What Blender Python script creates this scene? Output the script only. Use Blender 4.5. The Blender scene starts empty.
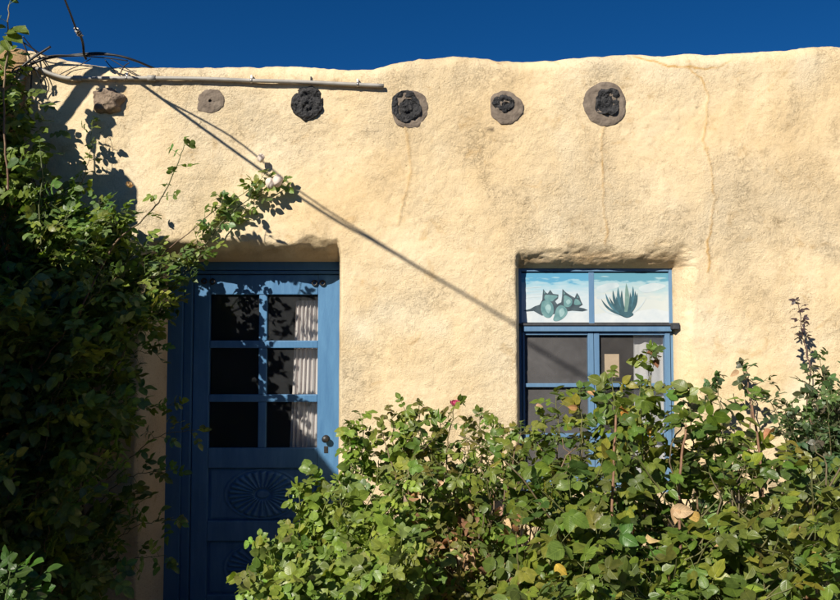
import bpy, bmesh, math, random
import numpy as np
from mathutils import Vector

random.seed(7)
R = np.random.default_rng(11)
SC = bpy.context.scene
COL = SC.collection

# ------------------------------------------------------------------ camera
CAM_D, CAM_Z, FPX = 4.6, 1.65, 817.0
PITCH = math.radians(3.2)
cd = bpy.data.cameras.new('camera')
cam = bpy.data.objects.new('camera', cd)
COL.objects.link(cam)
cam.location = (0, -CAM_D, CAM_Z)
cam.rotation_euler = (math.pi/2 + PITCH, 0, 0)
cd.sensor_width = 36.0
cd.lens = 36.0*FPX/840.0
cd.clip_end = 600
cd.clip_start = 0.05
SC.camera = cam

def at(px, py, d):
    """point of the place seen at a photo pixel, d metres in front of the facade"""
    dx, k = (px-420)/FPX, (300-py)/FPX
    y = math.cos(PITCH) - k*math.sin(PITCH)
    z = math.sin(PITCH) + k*math.cos(PITCH)
    t = (CAM_D-d)/y
    return np.array([dx*t, -d, CAM_Z+z*t])

def project(p):
    p = np.asarray(p, float).reshape(-1, 3)
    vy, vz = p[:, 1]+CAM_D, p[:, 2]-CAM_Z
    f = vy*math.cos(PITCH)+vz*math.sin(PITCH)
    u = -vy*math.sin(PITCH)+vz*math.cos(PITCH)
    return 420+FPX*p[:, 0]/f, 300-FPX*u/f

SUN = np.array([0.60, 1.0, -0.72])
SUN = SUN/np.linalg.norm(SUN)

# ------------------------------------------------------------------ noise
class Noise:
    def __init__(s, seed, n=256):
        s.g = np.random.default_rng(seed).random((n, n))*2-1
        s.n = n
    def __call__(s, x, y):
        x, y = np.asarray(x, float), np.asarray(y, float)
        xi, yi = np.floor(x).astype(int), np.floor(y).astype(int)
        fx, fy = x-xi, y-yi
        fx, fy = fx*fx*(3-2*fx), fy*fy*(3-2*fy)
        n = s.n
        a = s.g[xi % n, yi % n]; b = s.g[(xi+1) % n, yi % n]
        c = s.g[xi % n, (yi+1) % n]; d = s.g[(xi+1) % n, (yi+1) % n]
        return (a*(1-fx)+b*fx)*(1-fy)+(c*(1-fx)+d*fx)*fy
NA, NB, NC_, ND = Noise(1), Noise(2), Noise(3), Noise(4)
def fbm(x, y, N=NA, o=4):
    v, a, f = 0, 1, 1
    for i in range(o):
        v = v+a*N(x*f+17.3*i, y*f+5.1*i); a *= .5; f *= 2.03
    return v

# ------------------------------------------------------------------ materials
def new_mat(name):
    m = bpy.data.materials.new(name)
    m.use_nodes = True
    nt = m.node_tree
    nt.nodes.clear()
    return m, nt, nt.nodes, nt.links

def nd(nt, typ, **kw):
    n = nt.nodes.new(typ)
    for k, v in kw.items():
        if k in n.inputs.keys():
            n.inputs[k].default_value = v
        else:
            setattr(n, k, v)
    return n

def ramp(nt, stops):
    n = nt.nodes.new('ShaderNodeValToRGB')
    e = n.color_ramp.elements
    while len(e) < len(stops):
        e.new(.5)
    for el, (p, c) in zip(e, stops):
        el.position = p
        el.color = (*c, 1) if len(c) == 3 else c
    return n

def mixc(nt, fac, a, b, mode='MIX'):
    n = nt.nodes.new('ShaderNodeMix')
    n.data_type = 'RGBA'; n.blend_type = mode
    for sock, v in ((n.inputs[0], fac), (n.inputs[6], a), (n.inputs[7], b)):
        if hasattr(v, 'is_output'):
            nt.links.new(v, sock)
        elif isinstance(v, (int, float)):
            sock.default_value = v
        else:
            sock.default_value = (*v, 1)
    return n.outputs[2]

def simple(name, c1, c2=None, rough=.6, scale=8, bump=0.0, bscale=60, metallic=0, detail=6, bdist=.01, spec=.5):
    m, nt, N, L = new_mat(name)
    out = nd(nt, 'ShaderNodeOutputMaterial')
    p = nd(nt, 'ShaderNodeBsdfPrincipled', Roughness=rough, Metallic=metallic)
    p.inputs['Specular IOR Level'].default_value = spec
    tc = nd(nt, 'ShaderNodeTexCoord')
    n1 = nd(nt, 'ShaderNodeTexNoise', Scale=scale, Detail=detail)
    L.new(tc.outputs['Object'], n1.inputs['Vector'])
    r = ramp(nt, [(.3, c1), (.7, c2 or c1)])
    L.new(n1.outputs[0], r.inputs[0])
    L.new(r.outputs[0], p.inputs['Base Color'])
    if bump:
        n2 = nd(nt, 'ShaderNodeTexNoise', Scale=bscale, Detail=8)
        L.new(tc.outputs['Object'], n2.inputs['Vector'])
        b = nd(nt, 'ShaderNodeBump', Strength=bump, Distance=bdist)
        L.new(n2.outputs[0], b.inputs['Height'])
        L.new(b.outputs[0], p.inputs['Normal'])
    L.new(p.outputs[0], out.inputs[0])
    return m

M = {}

def stucco(name):
    m, nt, N, L = new_mat(name)
    out = nd(nt, 'ShaderNodeOutputMaterial')
    p = nd(nt, 'ShaderNodeBsdfPrincipled', Roughness=.95)
    p.inputs['Specular IOR Level'].default_value = .15
    tc = nd(nt, 'ShaderNodeTexCoord')
    V = tc.outputs['Object']
    def noise(scale, detail=6, rough=.55, dist=0.0, vec=V):
        n = nd(nt, 'ShaderNodeTexNoise', Scale=scale, Detail=detail, Roughness=rough, Distortion=dist)
        L.new(vec, n.inputs['Vector']); return n.outputs[0]
    big = noise(1.6, 5, .6, .4)
    r1 = ramp(nt, [(.28, (.71, .545, .325)), (.50, (.765, .62, .405)), (.72, (.795, .68, .485))])
    L.new(big, r1.inputs[0])
    mid = noise(7, 8, .65, .8)
    r2 = ramp(nt, [(.27, (.80, .71, .58)), (.42, (1, 1, 1)), (.72, (1.05, 1.04, 1.02))])
    L.new(mid, r2.inputs[0])
    c = mixc(nt, 1.0, r1.outputs[0], r2.outputs[0], 'MULTIPLY')
    lf = noise(.55, 3, .5)
    rl = ramp(nt, [(.35, (1.0, .96, .90)), (.62, (1.02, 1.03, 1.06))]); L.new(lf, rl.inputs[0])
    c = mixc(nt, 1.0, c, rl.outputs[0], 'MULTIPLY')
    # grey weathering in broad vertical drifts
    mp = nd(nt, 'ShaderNodeMapping'); mp.inputs['Scale'].default_value = (2.2, 1, .5)
    L.new(V, mp.inputs[0])
    g = noise(1.5, 6, .6, .3, mp.outputs[0])
    rg = ramp(nt, [(.48, (0, 0, 0)), (.72, (1, 1, 1))]); L.new(g, rg.inputs[0])
    gm = nd(nt, 'ShaderNodeMath', operation='MULTIPLY'); gm.inputs[1].default_value = .12
    L.new(rg.outputs[0], gm.inputs[0])
    c = mixc(nt, gm.outputs[0], c, (.58, .49, .37))
    gr = noise(130, 4, .7)
    rgn = ramp(nt, [(.28, (.82, .79, .75)), (.46, (1, 1, 1)), (.72, (1.05, 1.045, 1.04))]); L.new(gr, rgn.inputs[0])
    c = mixc(nt, 1.0, c, rgn.outputs[0], 'MULTIPLY')
    # dark pits
    pit = noise(58, 4, .65)
    rp = ramp(nt, [(.64, (0, 0, 0)), (.74, (.7, .7, .7))]); L.new(pit, rp.inputs[0])
    c = mixc(nt, rp.outputs[0], c, (.36, .24, .12))
    # hairline cracks
    n3 = nd(nt, 'ShaderNodeTexNoise', Scale=5.0, Detail=7, Roughness=.7)
    L.new(V, n3.inputs['Vector'])
    s = nd(nt, 'ShaderNodeMath', operation='SUBTRACT'); s.inputs[1].default_value = .5
    L.new(n3.outputs[0], s.inputs[0])
    ab = nd(nt, 'ShaderNodeMath', operation='ABSOLUTE'); L.new(s.outputs[0], ab.inputs[0])
    rc = ramp(nt, [(.0, (.6, .6, .6)), (.008, (0, 0, 0))]); L.new(ab.outputs[0], rc.inputs[0])
    msk = ramp(nt, [(.50, (0, 0, 0)), (.62, (1, 1, 1))]); L.new(noise(2.7, 3), msk.inputs[0])
    mm = nd(nt, 'ShaderNodeMath', operation='MULTIPLY')
    L.new(rc.outputs[0], mm.inputs[0]); L.new(msk.outputs[0], mm.inputs[1])
    c = mixc(nt, mm.outputs[0], c, (.42, .28, .13))
    n4 = nd(nt, 'ShaderNodeTexNoise', Scale=15.0, Detail=8, Roughness=.72, Distortion=.2)
    L.new(V, n4.inputs['Vector'])
    s4 = nd(nt, 'ShaderNodeMath', operation='SUBTRACT'); s4.inputs[1].default_value = .5
    L.new(n4.outputs[0], s4.inputs[0])
    ab4 = nd(nt, 'ShaderNodeMath', operation='ABSOLUTE'); L.new(s4.outputs[0], ab4.inputs[0])
    rc4 = ramp(nt, [(.0, (.5, .5, .5)), (.012, (0, 0, 0))]); L.new(ab4.outputs[0], rc4.inputs[0])
    msk4 = ramp(nt, [(.50, (0, 0, 0)), (.60, (1, 1, 1))]); L.new(noise(4.5, 5, .7), msk4.inputs[0])
    mm4 = nd(nt, 'ShaderNodeMath', operation='MULTIPLY')
    L.new(rc4.outputs[0], mm4.inputs[0]); L.new(msk4.outputs[0], mm4.inputs[1])
    c = mixc(nt, mm4.outputs[0], c, (.44, .31, .16))
    # stains, mended cracks and browner lintel undersides carried by the mesh
    at_ = nd(nt, 'ShaderNodeAttribute'); at_.attribute_name = 'wall_tint'
    sx = nd(nt, 'ShaderNodeSeparateColor'); L.new(at_.outputs[0], sx.inputs[0])
    c = mixc(nt, sx.outputs[0], c, (.56, .31, .08))
    c = mixc(nt, sx.outputs[1], c, (.10, .07, .05))
    c = mixc(nt, sx.outputs[2], c, (.82, .71, .52))
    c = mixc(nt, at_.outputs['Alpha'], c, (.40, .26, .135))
    L.new(c, p.inputs['Base Color'])
    # trowelled relief
    h1 = noise(17, 10, .72, .25)
    h2 = noise(70, 8, .7)
    h3 = noise(220, 4, .6)
    vo = nd(nt, 'ShaderNodeTexVoronoi', Scale=26, feature='SMOOTH_F1'); 
    wv = nd(nt, 'ShaderNodeTexNoise', Scale=9, Detail=5)
    L.new(V, wv.inputs['Vector'])
    wm = mixc(nt, .16, V, wv.outputs['Color'])
    L.new(wm, vo.inputs['Vector'])
    def add(a, b, k):
        q = nd(nt, 'ShaderNodeMath', operation='MULTIPLY_ADD'); q.inputs[1].default_value = k
        L.new(a, q.inputs[0]); L.new(b, q.inputs[2]); return q.outputs[0]
    hs = add(h2, h1, .9); hs = add(h3, hs, .55); hs = add(vo.outputs['Distance'], hs, .25); hs = add(mm4.outputs[0], hs, -.35)
    hs = add(mm.outputs[0], hs, -.10); hs = add(rp.outputs[0], hs, -.3)
    b = nd(nt, 'ShaderNodeBump', Strength=.85, Distance=.0115)
    sm = ramp(nt, [(.38, (.30, .30, .30)), (.60, (1, 1, 1))]); L.new(noise(1.15, 4, .6, .5), sm.inputs[0])
    L.new(sm.outputs[0], b.inputs['Strength'])
    L.new(hs, b.inputs['Height']); L.new(b.outputs[0], p.inputs['Normal'])
    L.new(p.outputs[0], out.inputs[0])
    return m
M['stucco'] = stucco('ochre stucco')
M['mud'] = simple('grey mud mortar', (.13, .10, .078), (.25, .20, .155), .95, 22, .9, 80, bdist=.006)
M['mudwall'] = simple('brown adobe', (.16, .11, .07), (.24, .17, .11), .95, 4, .6, 40)
M['char'] = simple('charred log', (.006, .007, .010), (.060, .058, .060), .8, 38, 1.0, 55, bdist=.035)
M['log'] = simple('weathered log', (.17, .12, .085), (.33, .25, .18), .9, 18, .9, 60, bdist=.015)
M['roof'] = simple('roof gravel', (.3, .26, .2), (.4, .35, .28), .95, 30, .5)
M['dark_room'] = simple('unlit room tone', (.03, .03, .03), (.045, .04, .038), .9)  # darkness of the unlit room is put into the wall colour
M['pvc'] = simple('grey conduit', (.27, .255, .23), (.42, .39, .35), .55, 12, .15, 90, bdist=.004)
M['cable'] = simple('black cable', (.012, .012, .014), (.03, .03, .035), .45, 30)
M['steel'] = simple('galvanised steel', (.35, .33, .31), (.5, .48, .45), .45, 40, .1, metallic=.9)
M['iron'] = simple('black iron', (.012, .012, .014), (.03, .028, .026), .45, 40, .2)
M['wood'] = simple('grey timber', (.2, .16, .12), (.3, .25, .2), .9, 20, .4)

def paint(name, c1, c2, chip, chipth=.70):
    m, nt, N, L = new_mat(name)
    out = nd(nt, 'ShaderNodeOutputMaterial')
    p = nd(nt, 'ShaderNodeBsdfPrincipled', Roughness=.5)
    p.inputs['Specular IOR Level'].default_value = .35
    tc = nd(nt, 'ShaderNodeTexCoord')
    mp = nd(nt, 'ShaderNodeMapping'); mp.inputs['Scale'].default_value = (6, 6, 1.0)
    L.new(tc.outputs['Object'], mp.inputs[0])
    n1 = nd(nt, 'ShaderNodeTexNoise', Scale=3, Detail=8, Roughness=.65); L.new(mp.outputs[0], n1.inputs['Vector'])
    r = ramp(nt, [(.3, c1), (.72, c2)]); L.new(n1.outputs[0], r.inputs[0])
    n2 = nd(nt, 'ShaderNodeTexNoise', Scale=22, Detail=8, Roughness=.7); L.new(tc.outputs['Object'], n2.inputs['Vector'])
    r2 = ramp(nt, [(chipth, (0, 0, 0)), (chipth+.02, (1, 1, 1))]); L.new(n2.outputs[0], r2.inputs[0])
    c = mixc(nt, r2.outputs[0], r.outputs[0], chip)
    L.new(c, p.inputs['Base Color'])
    n3 = nd(nt, 'ShaderNodeTexNoise', Scale=30, Detail=6); L.new(mp.outputs[0], n3.inputs['Vector'])
    b = nd(nt, 'ShaderNodeBump', Strength=.25, Distance=.004); L.new(n3.outputs[0], b.inputs['Height'])
    L.new(b.outputs[0], p.inputs['Normal'])
    L.new(p.outputs[0], out.inputs[0])
    return m
M['blue'] = paint('blue door paint', (.050, .150, .315), (.095, .240, .435), (.19, .29, .39), .69)
M['blue_frame'] = paint('blue frame paint', (.045, .135, .275), (.065, .17, .33), (.2, .25, .3), .76)
M['blue_window'] = paint('faded blue window paint', (.10, .20, .35), (.14, .26, .41), (.5, .48, .45), .68)
M['edge_dark'] = simple('dark weathered timber', (.03, .035, .045), (.07, .07, .075), .8, 20, .3)

def glass(name, dust, dcol, tint=(.85, .88, .88)):
    m, nt, N, L = new_mat(name)
    out = nd(nt, 'ShaderNodeOutputMaterial')
    t = nd(nt, 'ShaderNodeBsdfTransparent'); t.inputs[0].default_value = (*tint, 1)
    g = nd(nt, 'ShaderNodeBsdfGlossy', Roughness=.02)
    f = nd(nt, 'ShaderNodeFresnel', IOR=1.25)
    a = nd(nt, 'ShaderNodeMixShader')
    L.new(f.outputs[0], a.inputs[0]); L.new(t.outputs[0], a.inputs[1]); L.new(g.outputs[0], a.inputs[2])
    d = nd(nt, 'ShaderNodeBsdfDiffuse'); d.inputs[0].default_value = (*dcol, 1)
    tc = nd(nt, 'ShaderNodeTexCoord')
    n = nd(nt, 'ShaderNodeTexNoise', Scale=6, Detail=8, Roughness=.65, Distortion=.6); L.new(tc.outputs['Object'], n.inputs['Vector'])
    r = ramp(nt, [(.25, (dust*.6,)*3), (.75, (min(1, dust*1.35),)*3)]); L.new(n.outputs[0], r.inputs[0])
    x = nd(nt, 'ShaderNodeMixShader')
    L.new(r.outputs[0], x.inputs[0]); L.new(a.outputs[0], x.inputs[1]); L.new(d.outputs[0], x.inputs[2])
    L.new(x.outputs[0], out.inputs[0])
    return m
M['glass'] = glass('dusty door glass', .030, (.42, .44, .48), (.93, .95, .95))
M['screen'] = glass('grey insect screen', .55, (.16, .155, .16), (.6, .6, .6))

M['wglass'] = glass('dusty window glass', .11, (.30, .285, .285), (.93, .93, .93))

def fabric(name, c):
    m, nt, N, L = new_mat(name)
    out = nd(nt, 'ShaderNodeOutputMaterial')
    p = nd(nt, 'ShaderNodeBsdfPrincipled', Roughness=.9); p.inputs['Base Color'].default_value = (*c, 1)
    t = nd(nt, 'ShaderNodeBsdfTranslucent'); t.inputs[0].default_value = (*c, 1)
    x = nd(nt, 'ShaderNodeMixShader'); x.inputs[0].default_value = .2
    L.new(p.outputs[0], x.inputs[1]); L.new(t.outputs[0], x.inputs[2]); L.new(x.outputs[0], out.inputs[0])
    return m
M['curtain'] = fabric('pale pink curtain cloth', (.80, .71, .69))
M['curtain_w'] = fabric('white curtain cloth', (.86, .86, .87))
M['paper'] = simple('tan paper', (.66, .50, .33), (.70, .55, .38), .8)

def leaf_mat(name, rough=.38, trans=.28):
    m, nt, N, L = new_mat(name)
    out = nd(nt, 'ShaderNodeOutputMaterial')
    p = nd(nt, 'ShaderNodeBsdfPrincipled', Roughness=rough)
    p.inputs['Specular IOR Level'].default_value = .45
    a = nd(nt, 'ShaderNodeAttribute'); a.attribute_name = 'leafcol'
    uv = nd(nt, 'ShaderNodeUVMap'); uv.uv_map = 'leafuv'
    sp = nd(nt, 'ShaderNodeSeparateXYZ'); L.new(uv.outputs[0], sp.inputs[0])
    ab = nd(nt, 'ShaderNodeMath', operation='ABSOLUTE'); L.new(sp.outputs[1], ab.inputs[0])
    # side veins
    ma = nd(nt, 'ShaderNodeMath', operation='MULTIPLY_ADD'); ma.inputs[1].default_value = -.35
    L.new(ab.outputs[0], ma.inputs[0]); L.new(sp.outputs[0], ma.inputs[2])
    mu = nd(nt, 'ShaderNodeMath', operation='MULTIPLY'); mu.inputs[1].default_value = 46.0
    L.new(ma.outputs[0], mu.inputs[0])
    si = nd(nt, 'ShaderNodeMath', operation='SINE'); L.new(mu.outputs[0], si.inputs[0])
    rv = ramp(nt, [(.72, (0, 0, 0)), (1.0, (.45, .45, .45))]); L.new(si.outputs[0], rv.inputs[0])
    rm = ramp(nt, [(.0, (.75, .75, .75)), (.09, (0, 0, 0))]); L.new(ab.outputs[0], rm.inputs[0])
    mx = nd(nt, 'ShaderNodeMath', operation='MAXIMUM'); L.new(rv.outputs[0], mx.inputs[0]); L.new(rm.outputs[0], mx.inputs[1])
    tc = nd(nt, 'ShaderNodeTexCoord')
    n = nd(nt, 'ShaderNodeTexNoise', Scale=45, Detail=4); L.new(tc.outputs['Object'], n.inputs['Vector'])
    rn = ramp(nt, [(.3, (.72, .74, .7)), (.7, (1.25, 1.2, 1.15))]); L.new(n.outputs[0], rn.inputs[0])
    c = mixc(nt, 1.0, a.outputs[0], rn.outputs[0], 'MULTIPLY')
    lt = mixc(nt, 1.0, c, (1.7, 1.6, 1.5), 'MULTIPLY')
    c = mixc(nt, mx.outputs[0], c, lt)
    L.new(c, p.inputs['Base Color'])
    b = nd(nt, 'ShaderNodeBump', Strength=.35, Distance=.002); b.invert = True
    L.new(mx.outputs[0], b.inputs['Height']); L.new(b.outputs[0], p.inputs['Normal'])
    t = nd(nt, 'ShaderNodeBsdfTranslucent')
    tcx = mixc(nt, 1.0, c, (1.5, 1.7, .7), 'MULTIPLY'); L.new(tcx, t.inputs[0])
    x = nd(nt, 'ShaderNodeMixShader'); x.inputs[0].default_value = trans
    L.new(p.outputs[0], x.inputs[1]); L.new(t.outputs[0], x.inputs[2]); L.new(x.outputs[0], out.inputs[0])
    return m
M['leaf'] = leaf_mat('rose leaf')
M['dryleaf'] = leaf_mat('dry leaf', .8, .15)

def stem_mat():
    m, nt, N, L = new_mat('rose stem')
    out = nd(nt, 'ShaderNodeOutputMaterial')
    p = nd(nt, 'ShaderNodeBsdfPrincipled', Roughness=.6)
    a = nd(nt, 'ShaderNodeAttribute'); a.attribute_name = 'leafcol'
    tc = nd(nt, 'ShaderNodeTexCoord')
    n = nd(nt, 'ShaderNodeTexNoise', Scale=60, Detail=4); L.new(tc.outputs['Object'], n.inputs['Vector'])
    rn = ramp(nt, [(.3, (.7, .7, .7)), (.7, (1.3, 1.3, 1.3))]); L.new(n.outputs[0], rn.inputs[0])
    c = mixc(nt, 1.0, a.outputs[0], rn.outputs[0], 'MULTIPLY'); L.new(c, p.inputs['Base Color'])
    L.new(p.outputs[0], out.inputs[0])
    return m
M['stem'] = stem_mat()

def petal(name, c1, c2):
    m, nt, N, L = new_mat(name)
    out = nd(nt, 'ShaderNodeOutputMaterial')
    p = nd(nt, 'ShaderNodeBsdfPrincipled', Roughness=.6)
    tc = nd(nt, 'ShaderNodeTexCoord')
    n = nd(nt, 'ShaderNodeTexNoise', Scale=60, Detail=4); L.new(tc.outputs['Object'], n.inputs['Vector'])
    r = ramp(nt, [(.35, c1), (.65, c2)]); L.new(n.outputs[0], r.inputs[0])
    L.new(r.outputs[0], p.inputs['Base Color'])
    t = nd(nt, 'ShaderNodeBsdfTranslucent'); L.new(r.outputs[0], t.inputs[0])
    x = nd(nt, 'ShaderNodeMixShader'); x.inputs[0].default_value = .25
    L.new(p.outputs[0], x.inputs[1]); L.new(t.outputs[0], x.inputs[2]); L.new(x.outputs[0], out.inputs[0])
    return m
M['pink'] = petal('pink petal', (.62, .06, .17), (.75, .16, .30))
M['faded'] = petal('faded petal', (.84, .70, .58), (.88, .80, .72))
M['apricot'] = petal('apricot petal', (.60, .38, .16), (.70, .52, .28))

# ------------------------------------------------------------------ objects
def tag(o, label=None, cat=None, group=None, kind=None):
    if label: o['label'] = label
    if cat: o['category'] = cat
    if group: o['group'] = group
    if kind: o['kind'] = kind
    return o

def empty(name, loc=(0, 0, 0)):
    o = bpy.data.objects.new(name, None)
    o.empty_display_size = .2
    COL.objects.link(o); o.location = loc
    return o

def link(name, me, mats, parent=None):
    o = bpy.data.objects.new(name, me)
    for m in (mats if isinstance(mats, (list, tuple)) else [mats]):
        me.materials.append(m)
    COL.objects.link(o)
    if parent is not None:
        o.parent = parent
        p = parent; off = Vector((0, 0, 0))
        while p is not None:
            off += p.location; p = p.parent
        o.location = -off          # meshes are written in world metres
    return o

def grid_mesh(name, P, keep=None, wrap_v=False, wrap_u=False, smooth=True):
    """P: (nu, nv, 3)"""
    nu, nv = P.shape[:2]
    idx = np.arange(nu*nv).reshape(nu, nv)
    iu = np.vstack([idx, idx[:1]]) if wrap_u else idx
    if wrap_v: iu = np.hstack([iu, iu[:, :1]])
    q = np.stack([iu[:-1, :-1], iu[1:, :-1], iu[1:, 1:], iu[:-1, 1:]], -1)
    if keep is not None: q = q[keep]
    q = q.reshape(-1, 4)
    return quads(name, P.reshape(-1, 3), q, smooth)

def quads(name, V, F, smooth=True):
    me = bpy.data.meshes.new(name)
    me.vertices.add(len(V)); me.vertices.foreach_set('co', np.ascontiguousarray(V, dtype=np.float32).ravel())
    n = F.shape[1]
    me.loops.add(len(F)*n); me.loops.foreach_set('vertex_index', np.ascontiguousarray(F, dtype=np.int32).ravel())
    me.polygons.add(len(F)); me.polygons.foreach_set('loop_start', np.arange(len(F), dtype=np.int32)*n)
    me.polygons.foreach_set('use_smooth', np.full(len(F), smooth))
    me.update(calc_edges=True); me.validate()
    return me

class MB:
    """collects boxes, tubes and polygons into one mesh"""
    def __init__(s): s.bm = bmesh.new(); s.mi = 0
    def box(s, x0, x1, y0, y1, z0, z1, bev=.003, mi=None):
        b = bmesh.new()
        bmesh.ops.create_cube(b, size=1)
        for v in b.verts:
            v.co = Vector(((x0+x1)/2+v.co.x*(x1-x0), (y0+y1)/2+v.co.y*(y1-y0), (z0+z1)/2+v.co.z*(z1-z0)))
        if bev:
            bmesh.ops.bevel(b, geom=b.edges[:], offset=bev, segments=2, affect='EDGES', profile=.6)
        s._merge(b, mi)
        return s
    def _merge(s, b, mi=None):
        mp = {}
        for v in b.verts: mp[v] = s.bm.verts.new(v.co)
        for f in b.faces:
            try:
                nf = s.bm.faces.new([mp[v] for v in f.verts]); nf.smooth = f.smooth
                nf.material_index = s.mi if mi is None else mi
            except ValueError: pass
        b.free()
    def tube(s, pts, rad, sides=8, mi=None, cap=True):
        V, F = tube_arrays(pts, rad, sides)
        vs = [s.bm.verts.new(v) for v in V]
        for f in F:
            nf = s.bm.faces.new([vs[i] for i in f]); nf.smooth = True; nf.material_index = s.mi if mi is None else mi
        if cap:
            n = len(V)//sides
            for ring in (vs[:sides][::-1], vs[(n-1)*sides:]):
                nf = s.bm.faces.new(ring); nf.material_index = s.mi if mi is None else mi
        return s
    def poly(s, pts2d, y, x0, z0, sx, sz, mi=0, th=.0015):
        """flat painted shape, a little thick, in the XZ plane facing -Y"""
        a = [s.bm.verts.new((x0+px*sx, y, z0+pz*sz)) for px, pz in pts2d]
        f = s.bm.faces.new(a); f.material_index = mi
        f.normal_update()
        if f.normal.y > 0: f.normal_flip()
        bmesh.ops.triangulate(s.bm, faces=[f], ngon_method='EAR_CLIP')
        return s
    def build(s, name, mats, parent=None):
        me = bpy.data.meshes.new(name); s.bm.normal_update(); s.bm.to_mesh(me); s.bm.free()
        return link(name, me, mats, parent)

def tube_arrays(pts, rad, sides=6):
    P = np.asarray(pts, float); n = len(P)
    rad = np.full(n, rad, float) if np.isscalar(rad) else np.asarray(rad, float)
    T = np.gradient(P, axis=0); T /= np.linalg.norm(T, axis=1)[:, None]+1e-9
    ref = np.array([.31, .53, .79]) if abs(T[0, 1]) > .8 else np.array([0, 1., .05])
    Nn = np.zeros_like(P); a = ref-T[0]*ref.dot(T[0]); Nn[0] = a/np.linalg.norm(a)
    for i in range(1, n):
        a = Nn[i-1]-T[i]*Nn[i-1].dot(T[i]); Nn[i] = a/(np.linalg.norm(a)+1e-9)
    B = np.cross(T, Nn)
    th = np.arange(sides)/sides*2*np.pi
    V = P[:, None]+rad[:, None, None]*(np.cos(th)[None, :, None]*Nn[:, None]+np.sin(th)[None, :, None]*B[:, None])
    idx = np.arange(n*sides).reshape(n, sides); j = np.roll(idx, -1, 1)
    F = np.stack([idx[:-1], j[:-1], j[1:], idx[1:]], -1).reshape(-1, 4)
    return V.reshape(-1, 3), F

def spline(pts, n=24):
    P = np.asarray(pts, float); m = len(P)
    Q = np.vstack([2*P[0]-P[1], P, 2*P[-1]-P[-2]])
    out = []
    for t in np.linspace(0, m-1-1e-6, n):
        i = int(t); f = t-i; a, b, c, d = Q[i:i+4]
        out.append(.5*((2*b)+(-a+c)*f+(2*a-5*b+4*c-d)*f*f+(-a+3*b-3*c+d)*f**3))
    return np.array(out)

# ------------------------------------------------------------------ ground
gx = np.linspace(-1, 1, 90); gx = np.sign(gx)*(np.abs(gx)**3)*150
X, Y = np.meshgrid(gx, gx, indexing='ij')
Z = .02*fbm(X*.9, Y*.9, NB)*np.exp(-(np.abs(X)+np.abs(Y))/40)
ground = link('ground', grid_mesh('ground', np.stack([X, Y, Z], -1)), simple('packed dirt', (.15, .118, .08), (.24, .19, .13), .95, 3, .5, 40), None)
ground['kind'] = 'structure'

# ------------------------------------------------------------------ facade
def X_at(px, d=0): return at(px, 300, d)[0]
def Z_at(py, d=0): return at(420, py, d)[2]

DD, WD = .27, .122      # recess depths
DOOR = dict(xl=at(169, 300, -DD)[0], xr=at(337.5, 300, 0)[0]-.01, zt=Z_at(262, -DD), zb=-1, wl=.085, wr=.03, wt=.11, wb=.05, D=DD)
WIN = dict(xl=at(519, 300, 0)[0]+.012, xr=at(672, 300, -WD)[0], zt=Z_at(268.5, -WD), zb=Z_at(492, -WD), wl=.035, wr=.105, wt=.125, wb=.05, D=WD)
MIDX = -1.0

top_px = [(-200, 40), (0, 44), (20, 46), (40, 52), (60, 57), (80, 60), (100, 62.5), (150, 64), (200, 65), (280, 64), (340, 64.5), (372, 64), (395, 58.5), (420, 54.5), (460, 52.5), (480, 53.5), (500, 56), (530, 57), (560, 55), (590, 53), (620, 51.5), (650, 51), (670, 52), (700, 50.5), (750, 48), (800, 45.5), (840, 43), (1000, 44), (1400, 50)]
tx = np.array([X_at(a) for a, b in top_px]); tz = np.array([Z_at(b) for a, b in top_px])

def recess(x, z, o, wob):
    ex = np.maximum(o['xl']-x, 0)/(o['wl']*(1+wob*.25))+np.maximum(x-o['xr'], 0)/(o['wr']*(1+wob*.25))
    ez = np.maximum(z-o['zt'], 0)/(o['wt']*(1+.3*wob))+np.maximum(o['zb']-z, 0)/o['wb']
    s = np.clip(np.sqrt(ex*ex+ez*ez), 0, 1)
    p = 1.55
    return o['D']*(1-(1-(1-s)**p)**(1/p)), s

HOLES = []
def wall_y(x, z, holes=False):
    x, z = np.asarray(x, float), np.asarray(z, float)
    und = .012*fbm(x*1.3, z*1.3, NA, 3)+.0017*fbm(x*7, z*7, NB, 3)
    fine = .0019*fbm(x*26, z*26, NC_, 3)
    wob = fbm(x*5, z*5, ND, 2)
    r1, s1 = recess(x, z, DOOR, wob); r2, s2 = recess(x, z, WIN, wob)
    near = np.minimum(s1, s2)
    w = np.clip(near, 0, 1)
    hole = 0
    if holes:
        for hx, hz, hr in HOLES:
            hole = hole+.06*np.clip((hr-np.hypot(x-hx, z-hz))/.012, 0, 1)
    return hole+(und+fine)*(.15+.85*w)+r1+r2+np.where((z > 1.8) & (s1+s2 < 2) & ((z > DOOR['zt']) & (x < 0) | (z > WIN['zt']) & (x > 0)), .008, .0025)*fbm(x*16, z*34, NB, 4)*((w < 1) & (w > 0))*np.clip(w*8, 0, 1)*np.clip((1-w)*5, 0, 1)

def lines(a, b, h, edges):
    base = np.arange(a, b+h, h)
    ex = []
    for e, w in edges:
        ex += [e+w*s for s in (0, .002, .006, .014, .026, .042, .064, .09, .12, .16, .2, .25, .3)]
    ex = np.array(ex)
    keep = np.ones(len(base), bool)
    for e, w in edges:
        lo, hi = min(e, e+.3*w), max(e, e+.3*w)
        keep &= ~((base > lo-h*.3) & (base < hi+h*.3))
    return np.unique(np.concatenate([base[keep], ex]))

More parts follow.
